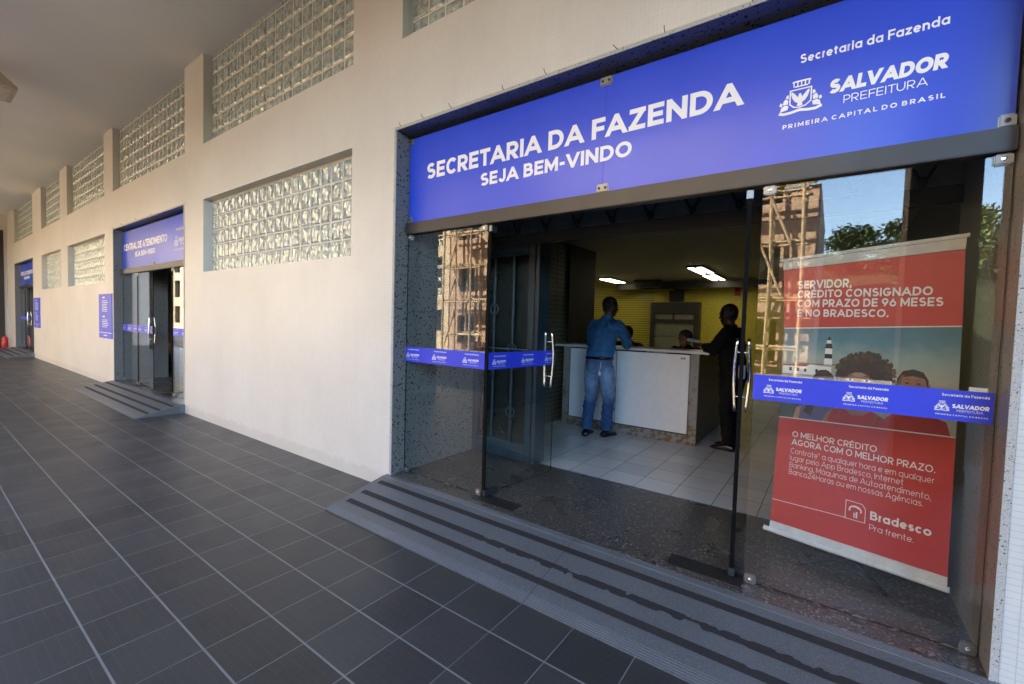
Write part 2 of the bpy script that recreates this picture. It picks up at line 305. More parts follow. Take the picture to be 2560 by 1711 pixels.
# lower case: y 0..1 is the x-height; 9 = ascender, -9 = descender
st = [(1, 1), (1, 0)]
LW = {'a': (.74, [('c', RND), st]), 'b': (.74, [('c', RND), [(0, 9), (0, 0)]]), 'c': (.66, [('b', EA(.52, .5, .52, .5, 45, 315, 20))]), 'd': (.74, [('c', RND), [(1, 9), (1, 0)]]),
 'e': (.70, [('b', EA(.5, .5, .5, .5, 0, 318, 22)), ('b', [(0, .5), (1, .5)])]), 'f': (.36, [('b', [(.95, 9), (.75, 9)] + [(.4, 1.3), (.4, 0)]), [(0, 1), (.9, 1)]]),
 'g': (.74, [('c', RND), ('b', [(1, 1), (1, -.15), (.8, -9), (.2, -9), (.05, -.28)])]), 'h': (.66, [[(0, 9), (0, 0)], [(0, .5)] + EA(.5, .55, .5, .45, 180, 0, 12) + [(1, 0)]]),
 'i': (.0, [[(0, 1), (0, 0)], [(0, 1.42), (0, 1.46)]]), 'k': (.60, [[(0, 9), (0, 0)], [(.9, 1), (.05, .42)], [(.35, .62), (1, 0)]]), 'l': (.0, [[(0, 9), (0, 0)]]),
 'm': (1.04, [[(0, 1), (0, 0)], [(0, .5)] + EA(.25, .6, .25, .4, 180, 0, 10) + [(.5, 0)], [(.5, .5)] + EA(.75, .6, .25, .4, 180, 0, 10) + [(1, 0)]]),
 'n': (.66, [[(0, 1), (0, 0)], [(0, .5)] + EA(.5, .55, .5, .45, 180, 0, 12) + [(1, 0)]]), 'o': (.76, [('c', RND)]), 'p': (.74, [('c', RND), [(0, 1), (0, -9)]]), 'q': (.74, [('c', RND), [(1, 1), (1, -9)]]),
 'r': (.40, [[(0, 1), (0, 0)], ('b', [(0, .45)] + EA(.7, .4, .7, .58, 180, 75, 8))]), 's': (.56, [('b', EA(.5, .75, .45, .25, 30, 270, 12) + EA(.5, .25, .5, .25, 90, -150, 12)[1:])]),
 't': (.40, [('b', [(.35, 1.5), (.35, .25), (.55, 0), (.95, 0)]), [(0, 1), (.95, 1)]]), 'u': (.66, [[(0, 1), (0, .45)] + EA(.5, .45, .5, .45, 180, 360, 12), st]),
 'z': (.60, [[(.05, 1), (1, 1)], [(1, 1), (0, 0)], [(0, 0), (1, 0)]])}
ACC = {'É': ('E', [(.35, 1.16), (.65, 1.34)]), 'á': ('a', [(.4, 1.3), (.65, 1.55)]), 'ê': ('e', [(.25, 1.32), (.5, 1.55), (.75, 1.32)])}

def ribbon(pts, t, cap=True, closed=False):
    P = [Vector((p[0], p[1])) for p in pts]
    P = [p for i, p in enumerate(P) if i == 0 or (p - P[i - 1]).length > 1e-6]
    if closed and (P[0] - P[-1]).length < 1e-5: P.pop()
    n = len(P)
    if n < 2: return []
    if cap and not closed:
        P[0] = P[0] + (P[0] - P[1]).normalized() * t / 2; P[-1] = P[-1] + (P[-1] - P[-2]).normalized() * t / 2
    L = []; Rr = []
    for i in range(n):
        a = P[i - 1] if (i > 0 or closed) else None; b = P[(i + 1) % n] if (i < n - 1 or closed) else None
        d1 = (P[i] - a).normalized() if a is not None else None; d2 = (b - P[i]).normalized() if b is not None else None
        d1 = d1 or d2; d2 = d2 or d1
        n1 = Vector((-d1.y, d1.x)); n2 = Vector((-d2.y, d2.x)); mv = n1 + n2
        if mv.length < 1e-4: mv = n1
        mv.normalize(); k = t / 2 / max(0.36, mv.dot(n1)); L.append(P[i] + mv * k); Rr.append(P[i] - mv * k)
    return [[L[i], L[(i + 1) % n], Rr[(i + 1) % n], Rr[i]] for i in range(n if closed else n - 1)]
def clipy(poly, lo, hi):
    for sgn, lim in ((1, lo), (-1, hi)):
        out = []
        for i in range(len(poly)):
            a, b = poly[i - 1], poly[i]; ia = sgn * (a.y - lim) >= 0; ib = sgn * (b.y - lim) >= 0
            if ia != ib: u = (lim - a.y) / (b.y - a.y); out.append(a + (b - a) * u)
            if ib: out.append(b)
        poly = out
        if len(poly) < 3: return []
    return poly
KERN = {'r': .07, 'T': .05, 'P': .05, 'F': .05, 'C': .05, 'c': .03, 'L': .05}
def clipx(poly, lo, hi): return [Vector((p.y, p.x)) for p in clipy([Vector((q.y, q.x)) for q in poly], lo, hi)]
def text2d(s, t, track=0.13, slant=0.0, xh=0.72):
    """list of (layer, polygon) in cap-height units, and the width"""
    out = []; x = 0.0
    for ch in s:
        acc = None
        if ch in ACC: ch, acc = ACC[ch]
        low = ch in LW; wd, strokes = LW[ch] if low else GL[ch]
        W = max(wd, t) if wd else t; k = 0
        if ch == ' ': x += 0.33; continue
        def mp(p):
            y = p[1]
            if low: Y = (1.0 - t / 2) if y == 9 else (-.27 + t / 2) if y == -9 else t / 2 + y * (xh - t)
            else: Y = t / 2 + y * (1 - t)
            return (x + t / 2 + p[0] * (W - t), Y)
        lay = []
        for q in strokes:
            fl = 's'
            if isinstance(q, tuple): fl, q = q
            pol = ribbon([mp(p) for p in q], t, fl == 's', fl == 'c')
            lo, hi = (-.3, 1.35) if (low or ch in ',.') else (0.0, 1.0)
            for g in pol:
                g = clipy(g, lo, hi)
                if g and ch in 'NMZ2': g = clipx(g, x, x + W)
                if g: lay.append((k, g))
            k += 1
        if acc:
            for g in ribbon([mp(p) for p in acc], t * 0.85, False): lay.append((k, g))
        for kk, g in lay: out.append((kk, [Vector((p.x + slant * p.y, p.y)) for p in g]))
        x += W + track - KERN.get(ch, 0)
    return out, x - track
class Plane:
    """a printed surface: 2-D to 3-D, each layer a hair in front of the last"""
    def __init__(s, o, ex, ez, n): s.o, s.ex, s.ez, s.n = Vector(o), Vector(ex), Vector(ez), Vector(n)
    def __call__(s, p, layer=0): return s.o + s.ex * p[0] + s.ez * p[1] + s.n * (0.00025 * layer)
def put_text(mb, pl, s, x0, x1, zb, cap, t, track=0.13, slant=0, mi=0, lay0=1):
    g, W = text2d(s, t, track, slant); k = (x1 - x0) / W if x1 else cap
    for la, poly in g: mb.face([pl((x0 + p.x * k, zb + p.y * cap), lay0 + la) for p in poly], mi)
def put_poly(mb, pl, pts, layer=1, mi=0): mb.face([pl(p, layer) for p in pts], mi)
def put_line(mb, pl, pts, t, layer=1, mi=0, closed=False, cap=False):
    for i, g in enumerate(ribbon(pts, t, cap, closed)): mb.face([pl(p, layer) for p in g], mi)
def put_crest(mb, pl, x, z, w, h, fine=True):
    q = lambda p: (x + p[0] * w, z + p[1] * h)
    th = 0.034 * w
    put_line(mb, pl, [q(p) for p in [(.26, .74), (.26, .33), (.36, .22), (.5, .19), (.64, .22), (.76, .33), (.76, .74)]], th, 1, closed=True)
    bird = [(.5, .22), (.57, .25), (.55, .33), (.62, .38), (.68, .48), (.72, .62), (.71, .70), (.66, .66), (.60, .58), (.55, .50), (.535, .56), (.52, .60), (.50, .62), (.47, .60), (.46, .555), (.45, .50), (.40, .58), (.34, .66), (.29, .70), (.28, .62), (.32, .48), (.38, .38), (.45, .33), (.43, .25)]
    put_poly(mb, pl, [q(p) for p in bird], 2)
    put_line(mb, pl, [q((.36, .83)), q((.68, .83))], th, 1); put_line(mb, pl, [q((.30, .97)), q((.36, .985)), q((.68, .985)), q((.74, .97))], th * 1.3, 1)
    for a in (.34, .43, .52, .61, .70): put_line(mb, pl, [q((a, .83)), q((a, .96))], th * 0.9, 2)
    for sg in (0, 1):
        f = (lambda p: (1 - p[0] + .02, p[1])) if sg else (lambda p: p)
        for po in ([(.02, .14), (.21, .18), (.23, .30), (.12, .33), (.05, .27)], [(.09, .35), (.21, .34), (.22, .46), (.14, .52), (.10, .45)], [(.15, .54), (.22, .50), (.23, .62), (.18, .63)], [(.0, .34), (.06, .30), (.08, .40), (.03, .43)]):
            put_poly(mb, pl, [q(f(p)) for p in (po if not sg else po[::-1])], 3 + sg)
    put_line(mb, pl, [q(p) for p in [(.0, .10), (.12, .06), (.30, .07), (.5, .11), (.7, .07), (.88, .06), (1.02, .12)]], 0.085 * h, 6)
def put_lockup(mb, pl, x, z, s):
    """municipal lockup; x, z = left end and foot, s = 1 at the size it has on the fascia"""
    f = lambda a: x + a * s
    put_text(mb, pl, 'Secretaria da Fazenda', f(.062), f(.612), z + .318 * s, .044 * s, .19, .13)
    put_crest(mb, pl, f(-.02), z + .068 * s, .18 * s, .165 * s)
    put_text(mb, pl, 'SALVADOR', f(.188), f(.612), z + .130 * s, .068 * s, .27, .05, 0.12)
    put_text(mb, pl, 'PREFEITURA', f(.250), f(.552), z + .072 * s, .038 * s, .11, .16)
    put_text(mb, pl, 'PRIMEIRA CAPITAL DO BRASIL', f(.0), f(.612), z + .002 * s, .022 * s, .20, .34)

# ------------------------------------------------------------------ the arcade building and its setting
H_CEIL = 5.17; WO = 3.727; SILL = 0.131; DOORS = (0.0, -8.62, -21.27); YG = 0.146
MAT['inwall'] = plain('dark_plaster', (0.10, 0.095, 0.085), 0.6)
MAT['asphalt'] = plain('asphalt', (0.05, 0.05, 0.052), 0.85, bump=0.3)
struct('floor', MB().box(-40, 14, -4.6, 0.0, -0.3, 0.0), MAT['floor'])
struct('ceiling', MB().box(-23, 14, -4.6, 0.3, H_CEIL, H_CEIL + 0.2), MAT['ceil'])
struct('street', MB().box(-60, 60, -13.6, -4.6, -0.4, -0.16), MAT['asphalt'])
struct('pavement', MB().box(-60, 60, -16.2, -13.6, -0.4, -0.02), plain('pale_pavement', (0.30, 0.28, 0.26), 0.8))
struct('ground', MB().box(-300, 300, -300, 60, -0.8, -0.41), plain('earth', (0.12, 0.10, 0.07), 0.9))

bld = thing('building', 'long cream mosaic arcade front with glass block windows and three blue signed entrances', 'building')
UP = [(0.047, 3.75), (-4.162, -0.65), (-8.62, -4.848), (-12.668, -9.244), (-16.109, -13.488), (-21.27, -17.527)]
LOWW = [(-4.162, -0.65), (-12.668, -9.244), (-16.109, -13.488)]
ZL = (2.128, 3.149); ZU = (3.924, H_CEIL + 0.001); ZD = 3.164
holes = [(a, b, ZU[0], 6) for a, b in UP] + [(a, b, *ZL) for a, b in LOWW] + [(d - .028, d + WO + .028, -1, ZD + .026) for d in DOORS]
def wallgrid(mb, X0, X1, Z0, Z1, y0, y1, holes, split=None):
    xs = sorted({X0, X1, *[h[0] for h in holes], *[h[1] for h in holes]} | ({split} if split else set())); zs = sorted({Z0, Z1, *[min(Z1, max(Z0, v)) for h in holes for v in h[2:4]]})
    xs = [x for x in xs if X0 <= x <= X1]
    full = lambda i, j: 0 <= i < len(xs) - 1 and 0 <= j < len(zs) - 1 and not any(h[0] <= (xs[i] + xs[i + 1]) / 2 <= h[1] and h[2] <= (zs[j] + zs[j + 1]) / 2 <= h[3] for h in holes)
    for i in range(len(xs) - 1):
        for j in range(len(zs) - 1):
            if not full(i, j): continue
            a, b, c, d = xs[i], xs[i + 1], zs[j], zs[j + 1]; mi = 1 if split and a >= split - 1e-6 else 0
            mb.face([(a, y0, c), (b, y0, c), (b, y0, d), (a, y0, d)], mi); mb.face([(a, y1, c), (a, y1, d), (b, y1, d), (b, y1, c)], mi)
            if not full(i - 1, j): mb.face([(a, y0, c), (a, y0, d), (a, y1, d), (a, y1, c)], mi)
            if not full(i + 1, j): mb.face([(b, y0, c), (b, y1, c), (b, y1, d), (b, y0, d)], mi)
            if not full(i, j - 1): mb.face([(a, y0, c), (a, y1, c), (b, y1, c), (b, y0, c)], mi)
            if not full(i, j + 1): mb.face([(a, y0, d), (b, y0, d), (b, y1, d), (a, y1, d)], mi)
mb = MB(); wallgrid(mb, -23, 14, -0.05, H_CEIL, 0, 0.3, holes, WO + .028); obj('facade_wall', mb, [MAT['wall'], MAT['wall2']], bld)
obj('upper_storey', MB().box(-46, 16, -4.6, 9.5, H_CEIL + 0.2, 12.6), MAT['wall'], bld)
obj('rear_wall', MB().box(-46, 16, 9.5, 9.8, -0.3, 12.6).box(-23.3, -23, 0.35, 9.5, -.3, H_CEIL + .2).box(14, 14.3, 0, 9.5, -.3, H_CEIL + .2), MAT['inwall'], bld)
obj('end_wall', MB().box(-23.4, -23.0, -4.6, 0.3, -0.05, H_CEIL + 0.2), MAT['wall'], bld); obj('end_wall', MB().box(14.0, 14.4, -4.6, 0.0, -0.05, H_CEIL + 0.2), MAT['wall'], bld)  # right-hand wall is unseen, added to cut the blue sky light
mb = MB()
for a, b in ((-2.3, -0.10),): mb.box(-23.0, -22.95, a, b, 0.0, 4.55)
for i in range(5): mb.box(-22.95, -22.93, -2.25 + i * .43, -2.25 + i * .43 + .36, .15, 2.2).box(-22.95, -22.93, -2.25 + i * .43, -2.25 + i * .43 + .36, 2.3, 4.4)
obj('door', mb, plain('dark_brown_timber', (0.035, 0.022, 0.015), 0.45, var=0.3), bld)

def block_window(a, b, z0, z1, y=0.115, pitch=0.2):
    mo = MB(); gb = MB(); g = 0.016; uvs = []
    fr = obj('window', mo.box(a, b, y - .002, y + .08, z0, z1), MAT['mortar'], bld)
    x = a + 0.006
    while x < b - 0.03:
        x1 = min(x + pitch - g, b - .004); z = z0 + .004
        while z < z1 - 0.03:
            zz = min(z + pitch - g, z1 - .004); c = 0.018
            o = [(x, y - .0025, z), (x1, y - .0025, z), (x1, y - .0025, zz), (x, y - .0025, zz)]
            i_ = [(x + c, y - .012, z + c), (x1 - c, y - .012, z + c), (x1 - c, y - .012, zz - c), (x + c, y - .012, zz - c)] if x1 - x > .05 and zz - z > .05 else o
            gb.face(i_); uvs += [((p[0] - x) / .184, (p[2] - z) / .184) for p in i_]
            if i_ is not o:
                for k in range(4):
                    q = [o[k], o[(k + 1) % 4], i_[(k + 1) % 4], i_[k]]; gb.face(q); uvs += [((p[0] - x) / .184, (p[2] - z) / .184) for p in q]
            z += pitch
        x += pitch
    o = obj('glass_blocks', gb, MAT['block'], fr); ul = o.data.uv_layers.new(name='block')
    for l in o.data.loops: ul.data[l.index].uv = uvs[l.vertex_index]
for a, b in UP: block_window(a, b, *ZU)
for a, b in LOWW: block_window(a, b, *ZL)

for d in DOORS:                                     # polished granite lining of each opening, its sawn front edge showing
    D = 1.12 if d == 0 else 0.9
    mb = MB(); e = MB()
    for x0, x1 in ((d - .026, d), (d + WO, d + WO + .026)):
        mb.box(x0, x1, .002, D, 0.0, ZD); e.box(x0, x1, -.006, .002, 0.0, ZD)
    mb.box(d - .026, d + WO + .026, .002, D, ZD, ZD + .024); e.box(d - .026, d + WO + .026, -.006, .002, ZD, ZD + .024)
    obj('granite_lining', mb, MAT['jamb'], bld); obj('granite_edge', e, MAT['edge'], bld)
    obj('threshold', MB().box(d, d + WO, 0.0, 1.16, 0.0, SILL), MAT['vfloor'], bld)
    for k, x in enumerate((.06, .34, .66, 1.16, 1.52, 2.02, 2.30, 2.74)):
        l = .014 + .016 * ((k * 37) % 5) / 5
        if d == 0 or k % 2 == 0: obj('wire_stub', MB().tube([(d + x, -.004, ZD + .02), (d + x - .006 * (k % 3), -.022, ZD + .03), (d + x - .012 * (k % 3), -.026, ZD + .03 + l)], .0022, 6), MAT['black'], bld)

# ramps
def ramp(d, label):
    r = thing('ramp', label, 'ramp', (d, 0, 0), group='granite ramps at the entrances')
    obj('ramp_slope', MB().prism([(-.612, .002), (0, .002), (0, SILL - .001), (-.046, SILL - .001), (-.600, .012), (-.612, .010)], lambda p, k: (-.05 if k == 0 else WO + .04, p[0], p[1])), MAT['ramp'], r)
    zs = lambda y: .012 + (y + .6) * (SILL - .013) / .554 + .003
    rnd = random.Random(5)
    for j, (y0, y1) in enumerate(((-.162, -.116), (-.328, -.280), (-.466, -.420))):
        mb = MB(); x = .012; prev = None; bites = []
        if d == 0 and j == 1: bites = [(rnd.uniform(1.3, 3.2), rnd.uniform(.02, .10), rnd.uniform(.006, .024), rnd.random() < .5) for _ in range(26)] + [(1.95, .05, .036, False), (2.30, .03, .034, True), (2.6, .10, .03, False)]
        if d == 0 and j == 2: bites = [(1.55, .04, .010, True), (1.8, .03, .006, True), (2.9, .05, .010, True)]
        if d == 0 and j == 0: bites = [(1.2, .01, .004, True), (2.2, .02, .005, False)]
        while x < WO - .012:
            dx = .006; e = [0.0, 0.0]
            for bx, bl, bd, up in bites:
                if bx < x < bx + bl: e[up] = max(e[up], bd * min(1, (x - bx) / .008, (bx + bl - x) / .02) * (.75 + .25 * mnoise.noise(Vector((x * 60, j, up)))))
            lo, hi = e; tot = lo + hi
            if tot > .038: lo, hi = lo * .038 / tot, hi * .038 / tot
            jit = .0009 * mnoise.noise(Vector((x * 90, j, 0))); a, b = y0 + lo + jit, y1 - hi + jit
            pa, pb = prev or (a, b)
            mb.face([(x, pa, zs(pa)), (x + dx, a, zs(a)), (x + dx, b, zs(b)), (x, pb, zs(pb))]); prev = (a, b); x += dx
        obj('grip_strip', mb, MAT['strip'], r)
ramp(0, 'grey granite ramp with torn black grip strips at the nearest entrance')
ramp(-8.62, 'grey granite ramp with clean black grip strips at the middle entrance')
ramp(-21.27, 'small far grey granite ramp at the last entrance')

# ------------------------------------------------------------------ glass entrances
def bracket(par, x, z, sx, sz, w_=.058, h_=.048):
    x0, x1 = sorted((x, x + sx * w_)); z0, z1 = sorted((z, z + sz * h_))
    b = MB().box(x0, x1, YG - .016, YG + .016, z0, z1)
    o = obj('bracket', b, MAT['steel'], par, bevel=.006)
    obj('bolt', bolt((x0 + x1) / 2, (z0 + z1) / 2), MAT['chrome'], o)
def bolt(x, z):
    m = MB(); m.loft([[(x + r * math.cos(a), YG - .016 - d, z + r * math.sin(a)) for a in [2 * math.pi * i / 12 for i in range(12)]] for r, d in ((.0095, 0), (.0095, .004), (.004, .0055))]); return m
def pane(name, par, x0, x1, z0, z1, y=YG, t=.010):
    m = MB().box(x0, x1, y - t / 2, y + t / 2, z0, z1)
    me = obj(name, m, [MAT['glass'], MAT['glassedge']], par)
    for p in me.data.polygons:
        if abs(p.normal.y) < .5: p.material_index = 1
    return me
def band(par, x0, x1, y, n, front=-1, marks=(0.06, 0.41, 0.785)):
    m = MB().box(x0, x1, y - .0062, y + .0062, 1.148, 1.282)
    pl = Plane((x0, y - .0064, 1.148), (1, 0, 0), (0, 0, 1), (0, -1, 0))
    for u in marks[:n]: put_lockup_small(m, pl, u, .020, .27)
    return obj('safety_band', m, [MAT['band'], MAT['paper']], par)
def put_lockup_small(m, pl, x, z, s):
    k = MB(); put_lockup(k, pl, x, z, s); n = len(m.v); m.v += k.v; m.f += [tuple(i + n for i in f) for f in k.f]; m.m += [1] * len(k.f)
MAT['sealant'] = plain('old_sealant', (0.09, 0.105, 0.105), 0.6)
def flakes(par, x0, x1, seed):
    r = random.Random(seed)
    for i in range(5):
        x = x0 + (x1 - x0) * (i + r.random() * .7) / 5; L = .02 + r.random() * .06; h = .004 + r.random() * .011; u_ = r.uniform(.2, .8)
        pts = [(x, 0), (x + L, 0), (x + L * .9, h * r.uniform(.1, .4)), (x + L * (u_ + .1), h * r.uniform(.6, 1)), (x + L * u_, h), (x + L * u_ * .6, h * r.uniform(.3, .8)), (x + L * .1, h * r.uniform(.1, .4))]
        obj('sealant_residue', MB().prism(pts, lambda p, k: (p[0], YG - .0052 - .001 * k, SILL + .0085 + p[1])), MAT['sealant'], par)
def handle(par, x, s):
    """two bowed bars, one each side of the leaf, in leaf space"""
    m = MB()
    for sd in (-1, 1):
        pts = []; rs = []
        for i in range(13):
            u = i / 12; z = .94 + .52 * u; pts.append((x + s * .012 * math.sin(math.pi * u), sd * (.034 + .015 * math.sin(math.pi * u)), z)); rs.append(.0105)
        m.tube(pts, rs, 12)
    for z in (1.045, 1.36): m.tube([(x + s * .012, -.052, z), (x + s * .012, .052, z)], .006, 8)
    return obj('handle', m, MAT['chrome'], par, smooth=True)
def entrance(d, label, left_rot, right_rot):
    e = thing('glass_entrance', label, 'entrance', (d, 0, 0), group='frameless glass entrances')
    obj('transom_beam', MB().box(.004, WO - .004, .108, .186, 2.287, 2.386), MAT['bronze'], e, bevel=.004)
    L = pane('fixed_panel', e, .004, .932, SILL + .008, 2.282); Rr = pane('fixed_panel', e, 2.812, WO - .004, SILL + .008, 2.282)
    band(L, .004, .930, YG, 3, marks=(.010, .345, .700)); band(Rr, 2.812, WO - .012, YG, 3, marks=(.055, .395, .725))
    for p, x, z, sx, sz in ((L, .008, 2.285, 1, -1), (L, .930, 2.285, -1, -1), (L, .008, SILL + .002, 1, 1), (L, .930, SILL + .002, -1, 1), (Rr, WO - .008, 2.285, -1, -1), (Rr, 2.815, 2.285, 1, -1), (Rr, WO - .008, SILL + .002, -1, 1), (Rr, 2.815, SILL + .002, 1, 1)):
        bracket(p, x, z, sx, sz)
    flakes(L, .15, .9, 3); flakes(Rr, 2.9, 3.65, 4)
    for px, sg, rot in ((.952, 1, left_rot), (2.750, -1, right_rot)):
        t = MB(); z0, z1 = SILL + .014, 2.272; xa, xb = sorted((sg * .004, sg * .868))
        lf = pane('door', e, xa, xb, z0, z1, 0); lf.location = (px, YG, 0); lf.rotation_euler = (0, 0, R(rot))
        m = MB().box(xa, xb, -.0062, .0062, 1.148, 1.282)
        pl = Plane((xa, -.0064, 1.148), (1, 0, 0), (0, 0, 1), (0, -1, 0))
        for u in (.05, .40, .72) if sg > 0 else (.06, .40, .66): put_lockup_small(m, pl, u, .020, .25)
        obj('safety_band', m, [MAT['band'], MAT['paper']], lf)
        handle(lf, sg * .775, sg)
        obj('edge_seal', MB().box(*sorted((-sg * .006, sg * .0035)), -.011, .011, z0 + .04, z1 - .04), MAT['seal'], lf)
        xl = sg * .868; a, b = sorted((xl, xl - sg * .045))
        obj('lock', MB().box(a, b, -.022, .022, 1.17, 1.265), MAT['steel'], lf, bevel=.003)
        for z, s2 in ((z1 + .006, -1), (z0 - .008, 1)):
            a, b = sorted((-sg * .004, sg * .15 if z < 1 else sg * .06)); c, q = sorted((z, z + s2 * .05))
            obj('pivot_clamp', MB().box(a, b, -.017, .017, c, q), MAT['steel'] if z > 1 else MAT['bronze'], lf, bevel=.004)
        a, b = sorted((px - sg * .06, px + sg * .34))
        obj('floor_spring', MB().box(a, b, YG - .085, YG + .055, SILL - .02, SILL + .0035), MAT['black'], e)
    return e
entrance(0, 'nearest glass entrance with both door leaves swung inward', 83, -82)
entrance(-8.62, 'middle glass entrance left of the big glass block window', 0, -88)
entrance(-21.27, 'farthest glass entrance at the end of the arcade', 0, -88)

# fascia signs
def fascia(d, label, l1, span1, l2, span2):
    s = thing('fascia_sign', label, 'sign', (d, 0, 0), group='blue fascia signs')
    y0 = YG - .006; m = MB().box(.012, 1.8845, y0, y0 + .012, 2.392, 3.128).box(1.8865, WO - .012, y0, y0 + .012, 2.392, 3.128)
    obj('panel', m, MAT['blue'], s)
    pl = Plane((0, y0 - .0006, 0), (1, 0, 0), (0, 0, 1), (0, -1, 0))
    m = MB(); put_text(m, pl, l1, *span1, 2.744, .132, .225, .10); obj('lettering', m, MAT['white'], s)
    m = MB(); put_text(m, pl, l2, *span2, 2.591, .098, .225, .10); obj('lettering', m, MAT['white'], s)
    m = MB(); put_lockup(m, pl, 2.886, 2.563, 1.0); obj('emblem', m, MAT['white'], s)
    for x, z, wd in ((1.8855, 3.128, .085), (1.8855, 2.392, .085), (.034, 2.392, .05), (.034, 3.128, .05), (WO - .034, 2.392, .055), (WO - .034, 3.128, .055)):
        zc = z + (.026 if z < 2.5 else -.026)
        b = obj('clip', MB().box(x - wd / 2, x + wd / 2, y0 - .008, y0 + .020, zc - .028, zc + .028), MAT['steel'], s, bevel=.007)
        for q in ((-.022, .022) if wd > .08 else (0,)):
            bb = bolt(x + q, zc); bb.v = [(p[0], p[1] + (y0 - .008) - (YG - .016), p[2]) for p in bb.v]; obj('bolt', bb, MAT['bronze'], b)
fascia(0, 'big blue fascia sign with white lettering above the nearest entrance', 'SECRETARIA DA FAZENDA', (.232, 2.690), 'SEJA BEM-VINDO', (.842, 2.074))
fascia(-8.62, 'blue fascia sign above the middle entrance beside the big glass block window', 'CENTRAL DE ATENDIMENTO', (.12, 2.55), 'SEJA BEM-VINDO', (.80, 1.95))
fascia(-21.27, 'small far blue fascia sign over the last entrance', 'CENTRAL DE ATENDIMENTO', (.12, 2.55), 'SEJA BEM-VINDO', (.80, 1.95))

# wall information boards
def info(x, label):
    s = thing('info_sign', label, 'sign', (x, 0, 0), group='blue information boards on the wall')
    obj('panel', MB().box(0, .98, -.012, -.001, .965, 1.892), MAT['band'], s)
    m = MB(); r = random.Random(int(-x))
    for zz, n in ((1.62, 7), (1.22, 5)):
        m.box(.30, .46, -.0135, -.0125, zz + .18, zz + .215)
        for i in range(n):
            q = .26
            while q < .62: l = .04 + r.random() * .08; m.box(q, q + l, -.0135, -.0125, zz - i * .036 + .12, zz - i * .036 + .135); q += l + .02
    m.box(.02, .96, -.0135, -.0125, 1.075, 1.087); m.box(.36, .62, -.0135, -.0125, 1.015, 1.035)
    obj('print', m, MAT['paper'], s)
info(-9.70, 'blue information board on the wall left of the middle entrance')
info(-17.40, 'farther blue information board right of the last entrance')

# ------------------------------------------------------------------ interior of the nearest office
struct('interior_floor', MB().box(-6, 3.754, 1.16, 9.5, 0.0, SILL), MAT['ifloor'])
struct('interior_ceiling', MB().box(-6, 3.9, 1.16, 9.5, 2.70, 2.8), plain('office_ceiling', (0.24, 0.225, 0.17), 0.7))
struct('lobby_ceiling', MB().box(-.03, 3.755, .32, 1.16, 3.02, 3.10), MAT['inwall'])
def slat_mat():
    t = NT('slat_wall_yellow'); x, y, z = t.xyz(); ln = t.line(z, 0.062, 0.0, 0.012)
    t.set(Base_Color=t.mix(ln, t.ramp(t.noise(2), [(0.3, (0.50, 0.42, 0.06)), (0.7, (0.56, 0.48, 0.08))]), (0.12, 0.10, 0.03)), Roughness=0.35); t.bump(t.M('MULTIPLY', ln, -1), 0.8, 0.012); return t.m
MAT['slat'] = slat_mat(); MAT['yellow'] = plain('yellow_paint', (0.62, 0.52, 0.06), 0.5)
struct('interior_wall', MB().box(-6.2, -.72, 9.2, 9.4, SILL, 2.7), MAT['slat'])
struct('interior_wall', MB().box(-.72, 3.9, 9.2, 9.4, SILL, 2.7), MAT['yellow'])
struct('interior_wall', MB().box(-6.2, -6, .35, 9.4, SILL, 2.7), MAT['inwall'])
struct('interior_wall', MB().box(3.755, 3.9, 1.125, 9.2, SILL, 2.7), plain('dark_wall_tile', (0.045, 0.045, 0.055), 0.25))
gs = NT('slat_wall_green'); _x, _y, _z = gs.xyz(); _l = gs.line(_z, 0.062, 0.0, 0.014)
gs.set(Base_Color=gs.mix(_l, (0.09, 0.098, 0.078), (0.012, 0.012, 0.011)), Roughness=0.4); gs.bump(gs.M('MULTIPLY', _l, -1), 0.8, 0.01)
struct('interior_wall', MB().box(-.20, -.03, 1.16, 3.2, SILL, 2.7), gs.m)
struct('interior_wall', MB().box(-.20, -.0, 3.2, 4.05, SILL, 2.7), plain('black_cladding', (.006, .006, .007), .6))
struct('interior_wall', MB().box(-6, -.2, .9, 1.16, SILL, 2.7).box(-23, -6.2, 5.0, 5.2, 0, 3.4).box(-4.7, -4.5, .3, .9, 0, 3.3), MAT['inwall'])
struct('interior_floor', MB().box(-22.9, -6.2, 1.16, 5.0, 0, SILL - .002), MAT['ifloor'])
struct('interior_ceiling', MB().box(-22.9, -6.2, .32, 5.0, 3.3, 3.4), MAT['inwall'])
struct('header_wall', MB().box(-.03, 3.755, 1.125, 1.158, 2.72, 3.05), MAT['inwall'])

